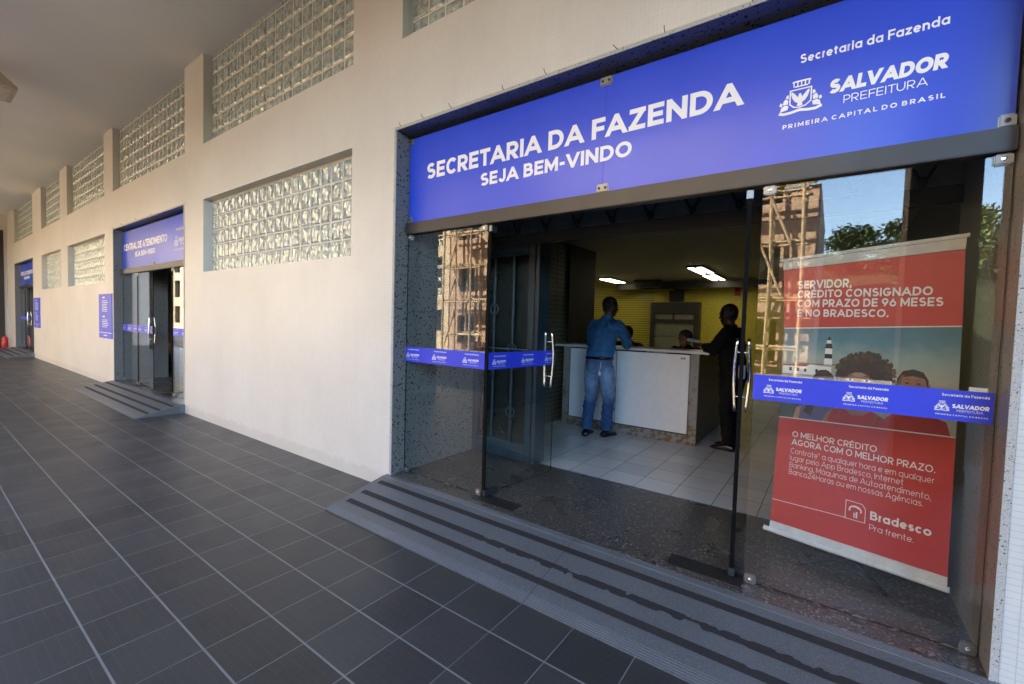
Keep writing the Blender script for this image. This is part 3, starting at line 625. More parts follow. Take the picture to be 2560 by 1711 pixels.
MAT['gate'] = plain('blue_gate_paint', (0.007, 0.032, 0.052), 0.4, var=0.25)
def gate():
    g = thing('steel_gate', 'old blue steel gate leaf with dark glass behind the left glass panel', 'gate')
    y = 1.085; x0, x1, z0, z1 = .03, .785, SILL + .012, 2.29
    m = MB().box(x0, x0 + .075, y - .03, y + .03, z0, z1).box(x1 - .075, x1, y - .03, y + .03, z0, z1).box(x0 + .075, x1 - .075, y - .028, y + .028, z0, z0 + .17).box(x0 + .075, x1 - .075, y - .028, y + .028, z1 - .09, z1)
    obj('frame', m, MAT['gate'], g, bevel=.004)
    obj('pane', MB().box(x0 + .075, x1 - .075, y + .007, y + .013, z0 + .17, z1 - .09), plain('dark_gate_glass', (.014, .019, .018), .12), g)
    for x in (.29, .53):
        obj('bar', MB().tube([(x, y - .02, z0 + .17), (x, y - .02, z1 - .09)], .013, 10), MAT['gate'], g)
    for x, z in ((.53, .62), (.29, 1.66), (.53, 1.26)):
        m = MB(); q = [(x + .05 * math.cos(a), y - .022, z + .05 * math.sin(a)) for a in [2 * math.pi * i / 20 for i in range(21)]]; m.tube(q, .011, 8); obj('ring', m, MAT['gate'], g, smooth=True)
    obj('cross_bar', MB().tube([(x0 + .06, y - .045, 1.262), (x1 - .05, y - .045, 1.262)], .007, 8), MAT['steel'], g)
    obj('hinge_leaf', MB().box(.80, .84, 1.05, 1.24, z0, z1), MAT['gate'], g)
gate()
g = thing('transom_grille', 'dark iron transom grille of forked bars above the lobby opening', 'grille')
obj('bottom_rail', MB().box(.0, 3.727, 1.06, 1.12, 2.300, 2.405), MAT['black'], g)
for i in range(11):
    x = .20 + i * .335; m = MB()
    for sg in (-1, 1):
        m.tube([(x, 1.09, 2.40), (x + sg * .012, 1.09, 2.45), (x + sg * .035, 1.09, 2.50), (x + sg * .075, 1.09, 2.58), (x + sg * .12, 1.09, 2.66), (x + sg * .168, 1.09, 2.74)], .009, 8)
    m.ell((x, 1.09, 2.45), (.026, .026, .03), k=10); obj('forked_bar', m, MAT['black'], g, smooth=True)
obj('top_rail', MB().box(0, 3.727, 1.06, 1.115, 2.735, 2.79), MAT['black'], g)
obj('backing_pane', MB().box(0, 3.727, 1.126, 1.132, 2.405, 2.735), plain('dim_glass', (0.22, 0.23, 0.20), 0.3), g)

# counter
def counter():
    c = thing('counter', 'white panelled reception counter with rusty metal stiles', 'counter')
    t = NT('rusty_grey_metal'); r = t.ramp(t.M('MULTIPLY_ADD', t.M('SUBTRACT', 1.1, t.xyz()[2]), 0.16, t.noise(15, 6, .65)), [(.60, 0.0), (.70, 1.0)])
    t.set(Base_Color=t.mix(r, t.ramp(t.noise(90, 3), [(.3, (.20, .20, .195)), (.7, (.32, .32, .31))]), t.ramp(t.noise(50, 3), [(.3, (.10, .05, .02)), (.7, (.28, .17, .08))])), Roughness=.6)
    MAT['rust'] = t.m
    z1 = 1.222; y = 2.92
    lam = plain('grey_white_laminate', (.84, .85, .86), .35, var=.03); lamd = plain('dark_side_laminate', (.10, .10, .105), .4)
    for a, b in ((.205, .872), (.884, 1.792)): obj('front_panel', MB().box(a, b, y, y + .02, SILL + .125, z1 - .02), lam, c, bevel=.003)
    for a, b in ((.100, .193), (1.804, 1.902)): obj('stile', MB().box(a, b, y - .012, y + .05, SILL, z1 - .004), MAT['rust'], c, bevel=.003)
    m = MB().box(.193, 1.804, y + .004, y + .03, SILL, SILL + .108)
    for x in (1.17, 1.30, 1.43): m.box(x, x + .05, y + .000, y + .004, SILL + .055, SILL + .085)
    obj('kick_plate', m, MAT['rust'], c)
    obj('carcass', MB().box(.12, 1.74, y + .05, y + .40, SILL + .004, z1 - .06).box(1.74, 1.88, y + .05, y + 1.40, SILL + .004, z1 - .06).box(.193, 1.804, y + .0305, y + .05, SILL + .02, z1 - .02), MAT['black'], c)
    obj('side_panel', MB().box(1.885, 1.899, y + .06, y + 1.42, SILL + .02, z1 - .03), lamd, c)
    obj('counter_top', MB().box(-.04, 2.02, y - .045, y + .50, z1, z1 + .030), plain('white_counter_top', (.66, .66, .65), .3, var=.04), c, bevel=.008)
    obj('label_plate', MB().box(1.69, 1.745, y - .003, y, z1 - .075, z1 - .05), MAT['steel'], c)
counter()

# lamps and fittings inside
def lamp_mat(name, col, s):
    t = NT(name); t.set(Base_Color=(.8, .8, .75), Emission_Color=col, Emission_Strength=s); return t.m
LAMP = lamp_mat('fluorescent_tube', (1.0, .90, .60), .78)
for i, (x, y, a, lab) in enumerate(((1.00, 6.72, 0, 'lit ceiling lamp, nearer of the two in a row at right'), (.96, 8.10, 0, 'lit ceiling lamp, farther of the two in a row at right'), (-1.40, 8.02, 0, 'lit ceiling lamp left of the standing man'), (-3.6, 7.2, 0, 'lit ceiling lamp at the far left of the office'))):
    t = thing('ceiling_lamp', lab, 'lamp', (x, y, 2.70), 0, 'fluorescent ceiling lamps')
    obj('housing', MB().box(-.16, .16, -.54, .54, -.035, -.001), MAT['inwall'], t, bevel=.004)
    for s_ in (-1, 1): obj('tube', MB().box(s_ * .082 - .048, s_ * .082 + .048, -.51, .51, -.05, -.036), LAMP, t, bevel=.006)
t = thing('ceiling_lamp', 'small square lit downlight above the blue gate', 'lamp', (-.95, 3.9, 2.70))
obj('frame', MB().box(-.14, .14, -.14, .14, -.03, -.001), MAT['inwall'], t); obj('tube', MB().box(-.10, .10, -.10, .10, -.038, -.031), LAMP, t)
t = thing('ceiling_beam', 'dark boxed beam across the office ceiling with hung equipment below', 'beam')
obj('beam', MB().box(-1.6, 3.7, 8.72, 8.86, 2.50, 2.66), MAT['black'], t)
t = thing('projector_box', 'black box fixed against the ceiling in front of the dark beam', 'equipment box')
obj('box', MB().box(-.98, -.36, 8.35, 8.70, 2.52, 2.69).box(-.90, -.44, 8.33, 8.35, 2.54, 2.66), MAT['black'], t, bevel=.01)
t = thing('monitor', 'small dark monitor hung above the teller booth', 'monitor')
obj('screen', MB().box(-.27, .09, 8.98, 9.03, 2.19, 2.46), MAT['black'], t, bevel=.006); obj('arm', MB().box(-.11, -.07, 9.0, 9.03, 2.46, 2.50).box(-.11, -.07, 8.80, 9.03, 2.49, 2.53), MAT['black'], t)
t = thing('teller_booth', 'dark framed booth window at the back of the office', 'booth')
obj('frame', MB().box(-.72, -.62, 8.95, 9.18, SILL, 2.17).box(.36, .48, 8.95, 9.18, SILL, 2.17).box(-.62, .36, 8.95, 9.18, 1.89, 2.17).box(-.62, .36, 8.95, 9.18, 1.66, 1.74).box(-.16, -.13, 8.96, 9.18, 1.74, 1.89), plain('booth_frame', (.035, .035, .035), .5), t)
for a, b, c, d in ((-.62, -.16, 1.74, 1.89), (-.13, .36, 1.74, 1.89), (-.62, .36, 1.30, 1.66), (-.62, .36, SILL, 1.285)): obj('shutter', MB().box(a, b, 9.0, 9.03, c, d), plain('booth_panel', (.22, .21, .16), .6), t)
t = thing('safety_sign', 'small red and yellow safety sign on the back wall at right', 'sign')
obj('plate', MB().box(1.13, 1.21, 9.185, 9.198, 2.33, 2.52), plain('sign_yellow', (.6, .45, .08), .5), t); obj('red_plate', MB().box(1.21, 1.33, 9.185, 9.198, 2.33, 2.52), plain('sign_red', (.5, .03, .02), .5), t)

# far end and gallery ceiling lamp
t = thing('fire_extinguisher', 'small red fire extinguisher at the far end of the arcade', 'extinguisher', (-22.45, -.16, 0))
obj('cylinder', MB().lathe([(.02, .002), (.085, .002), (.09, .03), (.09, .40), (.06, .46), (.03, .49), (.02, .50)], k=18), plain('red_enamel', (.45, .02, .015), .3), t, smooth=True)
obj('valve', MB().lathe([(.025, .50), (.025, .55), (.012, .56)], k=10).box(-.01, .09, -.01, .01, .55, .57), MAT['black'], t)
t = thing('ceiling_light', 'beige hooded light fitting under the arcade ceiling at far left', 'light', (-7.25, -1.78, H_CEIL))
m = MB(); m.loft([[(sx * a, sy * a * .9, z) for sx, sy in ((-1, -1), (1, -1), (1, 1), (-1, 1))] for a, z in ((.10, 0), (.12, -.04), (.36, -.34), (.37, -.38))]); obj('hood', m, plain('beige_enamel', (.55, .46, .34), .5), t)
obj('lens', MB().box(-.30, .30, -.27, .27, -.395, -.381), plain('frosted_lens', (.6, .55, .45), .4), t)

# ------------------------------------------------------------------ red promotional banner behind the right-hand glass
def banner():
    A = Vector((2.89, .72, 0)); ex = Vector((.79, -.20, 0)).normalized(); n = Vector((ex.y, -ex.x, 0)); n = n if n.y < 0 else -n
    b = thing('banner', 'tall red roll-up banner with white lettering behind the right glass panel', 'banner', A)
    pl = Plane((0, 0, 0), ex, (0, 0, 1), n)
    red = plain('banner_red', (.50, .040, .036), .42, var=.05)
    m = MB()
    def quad(pts, mi): m.face([pl(p, 0) for p in pts], mi)
    tl, tr = (-.012, 1.905), (.795, 1.950); ml, mr = (.008, 1.538), (.803, 1.569); nl, nr = (.006, .975), (.808, 1.012); bl, br = (-.012, .294), (.813, .297)
    L = lambda z: (bl[0] + (tl[0] - bl[0]) * (z - .29) / 1.6 + .012 * math.sin((z - .29) / 1.6 * math.pi), z)
    quad([bl, br, nr, nl], 0); quad([ml, mr, tr, tl], 0)
    me = obj('cloth', m, red, b); sol = me.modifiers.new('t', 'SOLIDIFY'); sol.thickness = .003; sol.offset = -1
    # printed photograph: sky, lighthouse, three people
    t = NT('printed_sky'); z = t.xyz()[2]; f = t.M('ADD', t.M('DIVIDE', t.M('SUBTRACT', z, 1.25), .30), t.M('MULTIPLY', t.M('SUBTRACT', t.noise(9, 5), .5), .5))
    t.set(Base_Color=t.ramp(f, [(0.0, (.42, .42, .33)), (.45, (.24, .34, .34)), (.75, (.075, .21, .28)), (1.0, (.05, .16, .23))]), Roughness=.4)
    inks = [t.m, plain('ink_dark_hair', (.050, .030, .028), .5, var=.4, vs=60), plain('ink_skin', (.34, .175, .115), .45, var=.08), plain('ink_red_shirt', (.42, .025, .025), .45), plain('ink_violet', (.12, .11, .24), .45), plain('ink_stone', (.40, .38, .33), .5, var=.15, vs=40), plain('ink_black', (.012, .012, .016), .5), plain('ink_sea', (.05, .085, .085), .4), plain('ink_pale_skin', (.45, .27, .20), .45), MAT['paper'], plain('ink_roof', (.30, .10, .06), .5), plain('ink_shade', (.22, .105, .068), .45), plain('ink_brown_hair', (.085, .050, .042), .5, var=.3, vs=60)]
    m = MB(); P = lambda pts, la, mi: put_poly(m, pl, pts, la, mi)
    P([nl, nr, mr, ml], 1, 0)
    P([(.006, .976), (.30, .99), (.30, 1.09), (.006, 1.09)], 2, 7)
    P([(.008, 1.09), (.30, 1.09), (.30, 1.252), (.27, 1.262), (.012, 1.256)], 2, 5)
    P([(.012, 1.256), (.27, 1.262), (.27, 1.315), (.16, 1.322), (.14, 1.308), (.016, 1.304)], 3, 9); P([(.012, 1.304), (.14, 1.308), (.16, 1.322), (.29, 1.325), (.29, 1.333), (.14, 1.328), (.012, 1.312)], 3, 10)
    for x in (.05, .09, .13, .19, .235): P([(x, 1.275), (x + .014, 1.275), (x + .014, 1.296), (x, 1.296)], 4, 6)
    lh = lambda x, z0, w0, z1, w1, mi, la=3: P([(x - w0, z0), (x + w0, z0), (x + w1, z1), (x - w1, z1)], la, mi)
    lh(.252, 1.325, .021, 1.365, .0195, 9); lh(.252, 1.365, .0195, 1.392, .018, 6); lh(.252, 1.392, .018, 1.425, .0165, 9); lh(.252, 1.425, .0165, 1.432, .022, 6, 4); lh(.252, 1.432, .016, 1.452, .015, 6); lh(.252, 1.452, .018, 1.457, .018, 5, 4); lh(.252, 1.457, .011, 1.474, .010, 9); lh(.252, 1.474, .013, 1.490, .004, 6); lh(.252, 1.49, .002, 1.50, .001, 6)
    rnd = random.Random(3)
    def blob(cx, cz, rx, rz, n, am, la, mi, a0=0, a1=360):
        P([(cx + rx * (1 + rnd.uniform(-am, am)) * math.cos(R(a0 + (a1 - a0) * i / n)), cz + rz * (1 + rnd.uniform(-am, am)) * math.sin(R(a0 + (a1 - a0) * i / n))) for i in range(n)], la, mi)
    # left woman
    blob(.235, 1.20, .062, .098, 26, .02, 5, 1); blob(.225, 1.185, .040, .060, 20, .0, 6, 8); P([(.085, .98), (.30, .985), (.30, 1.06), (.265, 1.10), (.17, 1.10), (.115, 1.06)], 5, 4); P([(.085, .98), (.115, .98), (.125, 1.06), (.10, 1.05)], 6, 8); P([(.14, 1.03), (.18, 1.01), (.20, 1.10), (.17, 1.13)], 6, 1)
    # right man
    P([(.53, .995), (.79, 1.008), (.77, 1.08), (.70, 1.11), (.58, 1.11), (.53, 1.06)], 5, 3); blob(.632, 1.225, .066, .105, 26, .005, 5, 2); P([(.566, 1.235), (.570, 1.285), (.592, 1.325), (.632, 1.338), (.672, 1.325), (.694, 1.285), (.698, 1.235), (.690, 1.25), (.680, 1.290), (.632, 1.302), (.584, 1.290), (.574, 1.25)], 6, 1)
    for x in (.610, .656): P([(x - .012, 1.262), (x, 1.267), (x + .012, 1.262), (x, 1.258)], 7.3, 6); P([(x - .017, 1.276), (x, 1.283), (x + .017, 1.277), (x, 1.287)], 7.6, 1)
    P([(.570, 1.25), (.585, 1.255), (.592, 1.29), (.60, 1.305), (.588, 1.302), (.574, 1.27)], 7.1, 11); P([(.560, 1.235), (.568, 1.225), (.570, 1.27), (.562, 1.265)], 7.2, 2); P([(.696, 1.225), (.704, 1.235), (.702, 1.265), (.694, 1.27)], 7.2, 2)
    # woman in the middle
    P([(.235, .985), (.545, 1.0), (.53, 1.05), (.47, 1.085), (.43, 1.06), (.375, 1.055), (.34, 1.085), (.28, 1.07)], 8, 3); P([(.345, 1.083), (.375, 1.050), (.43, 1.055), (.465, 1.083), (.44, 1.14), (.36, 1.14)], 9, 2); P([(.235, .985), (.262, .986), (.285, 1.068), (.262, 1.05)], 9, 2)
    for x0, x1 in ((.30, .33), (.47, .50)): P([(x0, 1.0), (x0 + .008, 1.0), (x1, 1.07), (x1 - .008, 1.07)], 8.5, 11)
    blob(.427, 1.292, .124, .112, 60, .05, 9.2, 1)
    for k in range(150):                      # loose curls round the rim and over the mass
        a = rnd.uniform(-25, 205) if k < 95 else rnd.uniform(0, 360); u = rnd.uniform(.90, 1.07) if k < 95 else rnd.uniform(.55, .95)
        blob(.427 + .124 * u * math.cos(R(a)), 1.292 + .112 * u * math.sin(R(a)), rnd.uniform(.006, .014), rnd.uniform(.006, .014), 8, .25, 9.3 + k * .004, 1 if k % 3 else 12)
    blob(.402, 1.215, .078, .102, 28, .0, 10.2, 2)
    P([(.326, 1.20), (.350, 1.20), (.352, 1.26), (.366, 1.300), (.345, 1.29), (.328, 1.25)], 10.5, 11); P([(.455, 1.20), (.478, 1.20), (.476, 1.26), (.455, 1.295), (.450, 1.25)], 10.5, 11); blob(.402, 1.285, .032, .014, 14, .0, 10.6, 8)
    P([(.32, 1.25), (.332, 1.277), (.362, 1.297), (.40, 1.304), (.445, 1.294), (.474, 1.272), (.484, 1.24), (.51, 1.30), (.45, 1.36), (.36, 1.36), (.30, 1.30)], 11, 1)
    for k in range(26): a = 25 + 130 * k / 25; blob(.402 + .082 * math.cos(R(a)), 1.222 + .084 * math.sin(R(a)), .009, .009, 8, .3, 11.2 + k * .01, 1)
    for x in (.364, .440):
        P([(x - .020, 1.252), (x - .004, 1.260), (x + .020, 1.252), (x, 1.246)], 12, 9); blob(x, 1.253, .0065, .0065, 10, 0, 12.5, 6); P([(x - .022, 1.253), (x - .004, 1.263), (x + .022, 1.253), (x - .002, 1.259)], 12.7, 6); P([(x - .026, 1.268), (x - .002, 1.279), (x + .026, 1.270), (x - .002, 1.284)], 12, 1)
    P([(.392, 1.20), (.412, 1.20), (.408, 1.25), (.398, 1.25)], 12, 11)
    obj('printed_photograph', m, inks, b)
    m = MB()
    put_line(m, pl, [ml, mr], .006, 3); put_line(m, pl, [nl, nr], .006, 14)
    T = lambda s, x0, x1, z, cap, w_, tr=.13: put_text(m, pl, s, x0, x1, z, cap, w_, tr)
    T('SERVIDOR,', .073, .343, 1.783, .050, .20); T('CRÉDITO CONSIGNADO', .073, .687, 1.727, .046, .20); T('COM PRAZO DE 96 MESES', .075, .729, 1.670, .046, .20); T('É NO BRADESCO.', .078, .516, 1.612, .044, .20)
    T('O MELHOR CRÉDITO', .087, .503, .862, .036, .15); T('AGORA COM O MELHOR PRAZO.', .086, .742, .812, .038, .15)
    T('Contrate* a qualquer hora e em qualquer', .083, .741, .757, .034, .085, .15); T('lugar pelo App Bradesco, Internet', .081, .622, .713, .034, .085, .15); T('Banking, Máquinas de Autoatendimento,', .080, .732, .668, .034, .085, .15); T('Banco24Horas ou em nossas Agências.', .079, .704, .624, .034, .085, .15)
    obj('lettering', m, MAT['paper'], b)
    m = MB(); put_line(m, pl, [(-.008, .436), (.379, .452)], .0032, 2); put_line(m, pl, [(.379, .450), (.470, .450), (.470, .528), (.455, .552), (.379, .556)], .0032, 3, closed=True)
    put_line(m, pl, EA(.424, .507, .027, .024, -20, 200, 16), .007, 2); put_line(m, pl, EA(.420, .512, .022, .014, 20, 190, 12), .004, 3)
    put_line(m, pl, [(.420, .464), (.420, .492)], .0055, 2); put_line(m, pl, [(.431, .464), (.431, .500)], .0075, 2)
    put_text(m, pl, 'Bradesco', .492, .744, .480, .048, .20, .12); put_text(m, pl, 'Pra frente.', .491, .677, .420, .034, .09, .13)
    obj('bank_emblem', m, MAT['paper'], b)
    m = MB(); fy = lambda p, k: pl(p) + n * (.006 if k else -.012)
    m.prism([(-.012, 1.906), (.795, 1.951), (.797, 2.008), (-.014, 1.954)], fy); m.prism([(-.032, 1.955), (.807, 2.009), (.807, 2.027), (-.032, 1.973)], lambda p, k: pl(p) + n * (.012 if k else -.016)); obj('top_rail', m, plain('pale_grey_rail', (.50, .50, .48), .4), b)
    m = MB().prism([(-.014, .240), (.814, .240), (.813, .297), (-.012, .294)], fy); m.tube([pl((-.048, .234)), pl((.824, .234))], .016, 12); obj('bottom_rail', m, plain('white_rail', (.62, .64, .65), .35), b)
    m = MB(); m.tube([pl((.40, .0)) - n * .10 + Vector((0, 0, SILL + .01)), pl((.39, 1.98)) - n * .03], .012, 10); m.tube([pl((.20, 0)) + n * .12 + Vector((0, 0, SILL + .012)), pl((.40, 0)) - n * .10 + Vector((0, 0, SILL + .06)), pl((.60, 0)) + n * .12 + Vector((0, 0, SILL + .012))], .010, 8); m.tube([pl((.40, 0)) - n * .10 + Vector((0, 0, SILL + .06)), pl((.40, 0)) - n * .30 + Vector((0, 0, SILL + .01))], .010, 8)
    m.tube([pl((-.03, .234)) - n * .012, pl((.40, .30)) - n * .09, pl((.80, .234)) - n * .012], .006, 6)
    obj('stand', m, MAT['black'], b)
banner()

# ------------------------------------------------------------------ people
def ering(c, lat, fwd, rx, ry, n=18, sq=2.3):
    c = Vector(c); out = []
    for i in range(n):
        a = 2 * math.pi * i / n; co, si = math.cos(a), math.sin(a)
        out.append(c + lat * (rx * math.copysign(abs(co) ** (2 / sq), co)) + fwd * (ry * math.copysign(abs(si) ** (2 / sq), si)))
    return out
X_, Y_ = Vector((1, 0, 0)), Vector((0, 1, 0))
def crumple(o, amp, f, seed=0, fold=None):
    me = o.data; N = [Vector(v.vector) for v in me.vertex_normals]; P = [v.co.copy() for v in me.vertices]; out = []
    for c, k in zip(P, N):
        n = mnoise.noise(Vector((c.x * f, c.y * f, c.z * f * .45 + seed))) + .5 * mnoise.noise(c * f * 2.3 + Vector((seed, 0, 0)))
        out += list(c + k * n * amp)
    if fold:
        for i, (c, k) in enumerate(zip(P, N)):
            a_, fz, fx, lo, hi = fold; u = min(1, max(0, (c.z - lo) / .08), max(0, (hi - c.z) / .08)) if lo < c.z < hi else 0
            if u > 0:
                q = k * (a_ * u * math.sin(c.z * fz + c.x * fx + 7 * mnoise.noise(c * 5)) * max(0, .35 + mnoise.noise(c * 7 + Vector((4, 1, 2)))))
                out[3 * i] += q.x; out[3 * i + 1] += q.y; out[3 * i + 2] += q.z
    me.vertices.foreach_set('co', out); me.update()
def hand(mb, wr, d, up, s, curl=.5):
    wr = Vector(wr); d = Vector(d).normalized(); up = (Vector(up) - d * Vector(up).dot(d)).normalized(); sd = d.cross(up) * s       # sd: thumb side
    for a, b in ((0, .03), (.03, .055), (.055, .085)): mb.ell(wr + d * (a + b) / 2, (.036, .030, .016), Matrix((sd, d, up)).transposed(), 10)
    for k, (o, L) in enumerate(((.030, .068), (.010, .078), (-.010, .072), (-.029, .056))):
        p0 = wr + d * .075 + sd * o; a = curl * (1 + .12 * k); p1 = p0 + (d * math.cos(a * .5) - up * math.sin(a * .5)) * L * .45; p2 = p1 + (d * math.cos(a * 1.2) - up * math.sin(a * 1.2)) * L * .32; p3 = p2 + (d * math.cos(a * 1.8) - up * math.sin(a * 1.8)) * L * .25
        mb.tube([p0, p1, p2, p3], [.0095, .009, .0085, .0065], 8)
    t0 = wr + d * .025 + sd * .026; mb.tube([t0, t0 + d * .028 + sd * .026 - up * .006, t0 + d * .060 + sd * .034 - up * .014], [.012, .0105, .008], 8)
def person(name_label, loc, rz, J, skin, shirt, trousers, shoe, hair, scale=1.0, belt=None, seated=False):
    t = thing('person', name_label, 'person', loc, rz); t.scale = (scale,) * 3
    V = lambda k: Vector(J[k]); b = MB()
    pel, ch, nk, hd = V('pelvis'), V('chest'), V('neck'), V('head'); hy = R(J.get('yaw', 0)); hf = Vector((-math.sin(hy), math.cos(hy), -J.get('nod', 0))).normalized(); hl = hf.cross(Vector((0, 0, 1))).normalized(); hu = hl.cross(hf)
    HM = Matrix((hl, hf, hu)).transposed(); H = lambda x, y, z: hd + hl * x + hf * y + hu * z
    # bare body: one surface
    b.loft([ering(pel - Vector((0, 0, .10)), X_, Y_, .11, .08), ering(pel, X_, Y_, .125, .090), ering((pel + ch) / 2, X_, Y_, .125, .088), ering(ch, X_, Y_, .140, .095), ering(ch + (nk - ch) * .75, X_, Y_, .09, .060), ering(nk, X_, Y_, .06, .06)])
    b.tube([nk - Vector((0, 0, .06)), nk + (hd - nk) * .35, hd - hu * .05 - hf * .012], [.066, .056, .054], 14)
    b.ell(H(0, -.008, .018), (.079, .096, .102), HM, 16); b.ell(H(0, .014, -.045), (.060, .074, .072), HM, 14); b.ell(H(0, .052, -.088), (.032, .034, .026), HM, 10)
    b.tube([H(0, .084, .018), H(0, .103, -.018), H(0, .110, -.030)], [.009, .014, .015], 8); b.ell(H(0, .083, -.058), (.026, .016, .012), HM, 8)
    for s in (-1, 1): b.ell(H(s * .076, -.005, -.008), (.010, .020, .032), HM, 8); b.ell(H(s * .03, .078, .030), (.022, .014, .008), HM, 8)
    for s, q in ((-1, 'L'), (1, 'R')):
        sh, el, wr = V('sh' + q), V('el' + q), V('wr' + q); b.tube([ch + (nk - ch) * .5 + Vector((s * .07, 0, 0)), sh + Vector((-s * .03, 0, -.012)), (sh + el) / 2, el, (el * 2 + wr) / 3, wr], [.045, .046, .044, .038, .036, .028], 12)
        d = J.get('hd' + q); d = Vector(d) if d else (wr - el); hand(b, wr, d, J.get('up' + q, (0, 0, 1)), -s, J.get('curl', .5))
        hp, kn, an = V('hip' + q), V('kn' + q), V('an' + q); b.tube([hp + Vector((0, 0, .03)), hp + (kn - hp) * .3, kn, kn + (an - kn) * .35, an], [.070, .066, .050, .048, .036], 12)
    eyes = [H(s * .030, .080, .014) for s in (-1, 1)]
    remesh(b, .0075, 'body', [skin, MAT['black']], t, 2, lambda c: 1 if any((c - e).length < .011 for e in eyes) else 0)
    # hair
    h = MB(); h.ell(H(0, -.020, .034), (.086, .100, .099), HM, 16); h.ell(H(0, -.058, -.020), (.066, .045, .060), HM, 12); o = remesh(h, .007, 'hair', hair, t, 1); crumple(o, .004, 60)
    # shirt
    c = MB(); z_h = pel.z + (.03 if not seated else -.05)
    c.loft([ering((pel.x, pel.y + .004, z_h), X_, Y_, .166, .128), ering((pel.x, pel.y + .008, z_h + .09), X_, Y_, .180, .140), ering((pel + ch) / 2 + Vector((0, .005, .02)), X_, Y_, .172, .132), ering(ch, X_, Y_, .186, .130), ering(ch + (nk - ch) * .50, X_, Y_, .182, .108), ering(ch + (nk - ch) * .76, X_, Y_, .140, .085), ering(ch + (nk - ch) * .92, X_, Y_, .090, .074), ering(nk + Vector((0, 0, .005)), X_, Y_, .070, .070)])
    for s, q in ((-1, 'L'), (1, 'R')):
        sh, el, wr = V('sh' + q), V('el' + q), V('wr' + q); c.tube([ch + (nk - ch) * .52 + Vector((s * .07, 0, 0)), sh + Vector((-s * .02, 0, .0)), sh + (el - sh) * .22, (sh + el) / 2, el, (el + wr) / 2, wr - (wr - el) * .06], [.070, .070, .070, .066, .060, .054, .042], 14)
    o = remesh(c, .011, 'shirt', shirt, t, 4); crumple(o, .011, 11, J['head'][0] * 9); crumple(o, .006, 26, 2, (.013, 62, 38, .9, 1.5))
    col = MB(); col.loft([ering(nk + Vector((0, -.004, -.03)), X_, Y_, .080, .080), ering(nk + Vector((0, .002, .025)), X_, Y_, .064, .066)], cap=False); obj('collar', col, shirt, t, smooth=True)
    # trousers
    p = MB(); p.loft([ering((pel.x, pel.y, pel.z - .15), X_, Y_, .130, .118), ering((pel.x, pel.y - .012, pel.z - .06), X_, Y_, .172, .145), ering((pel.x, pel.y, pel.z + .06), X_, Y_, .164, .126)])
    for q in 'LR':
        hp, kn, an = V('hip' + q), V('kn' + q), V('an' + q); p.tube([hp, hp + (kn - hp) * .35, kn, kn + (an - kn) * .5, an + Vector((0, 0, .0))], [.104, .097, .076, .072, .068], 16)
    o = remesh(p, .011, 'trousers', trousers, t, 3); crumple(o, .010, 12, 3); crumple(o, .006, 27, 1, (.0075, 70, 22, .08, .62))
    if belt: obj('belt', MB().loft([ering((pel.x, pel.y, pel.z + .030), X_, Y_, .178, .140, 28), ering((pel.x, pel.y, pel.z + .064), X_, Y_, .177, .139, 28)]), belt, t, smooth=True)
    for q in 'LR':
        an = V('an' + q); d = Vector(J.get('toe' + q, (0, 1, 0))).normalized(); l = d.cross(Vector((0, 0, 1))); s = MB()
        zf = an.z - .085
        rings = [(-.075, .034, .012, .050), (-.055, .040, .0, .075), (0, .042, .0, .085), (.06, .043, .0, .070), (.12, .049, .0, .052), (.165, .042, .0, .042), (.195, .020, .004, .026)]
        s.loft([ering(Vector((an.x, an.y, zf + (a0 + a1) / 2)) + d * u, l, Vector((0, 0, 1)), w_, (a1 - a0) / 2, 16, 3) for u, w_, a0, a1 in rings]); obj('shoe', s, shoe, t, smooth=True)
    return t
DENIM = NT('faded_denim'); _tc = DENIM.n('ShaderNodeTexCoord').outputs['Object']; _sp = DENIM.n('ShaderNodeSeparateXYZ'); DENIM.put(_sp.inputs[0], _tc)
_fade = DENIM.M('MULTIPLY', DENIM.ramp(_sp.outputs[2], [(.42, 0.0), (.56, 1.0), (.80, 1.0), (.93, 0.25)]), DENIM.M('MULTIPLY_ADD', DENIM.noise(9, 5, .6), 1.9, -.25))
DENIM.set(Base_Color=DENIM.mix(_fade, DENIM.ramp(DENIM.noise(20, 4), [(.3, (.018, .055, .145)), (.7, (.032, .090, .22))]), (.24, .34, .50)), Roughness=.85); DENIM.bump(DENIM.noise(300, 2), .15, .001)
SK = [plain('brown_skin', (.16, .075, .045), .5, var=.1), plain('dark_skin', (.085, .038, .024), .5, var=.1), plain('light_brown_skin', (.25, .12, .075), .5, var=.1)]
HAIR = plain('black_hair', (.010, .009, .009), .6, var=.4, vs=80, bump=.4); LEATHER = plain('black_leather', (.012, .011, .011), .25)
man = person('man in blue shirt and faded jeans leaning on the white counter', (.80, 2.57, SILL), R(-8), dict(pelvis=(0, .0, .945), chest=(.0, .085, 1.275), neck=(.01, .135, 1.50), head=(.03, .170, 1.630), yaw=-28, nod=.12,
    shL=(-.185, .100, 1.405), elL=(-.255, .17, 1.165), wrL=(-.09, .43, 1.170), hdL=(.8, .55, 0), shR=(.185, .130, 1.405), elR=(.235, .26, 1.165), wrR=(.12, .47, 1.172), hdR=(-.75, .6, 0), upL=(0, 0, 1), upR=(0, 0, 1), curl=.3,
    hipL=(-.092, 0, .88), knL=(-.115, .0, .47), anL=(-.10, -.09, .085), hipR=(.092, .0, .88), knR=(.115, .06, .47), anR=(.095, .06, .085), toeL=(-.25, 1, 0), toeR=(.15, 1, 0)), SK[1], plain('blue_cotton', (.024, .105, .245), .8, var=.15, vs=5), DENIM.m, LEATHER, HAIR, 1.0, LEATHER)
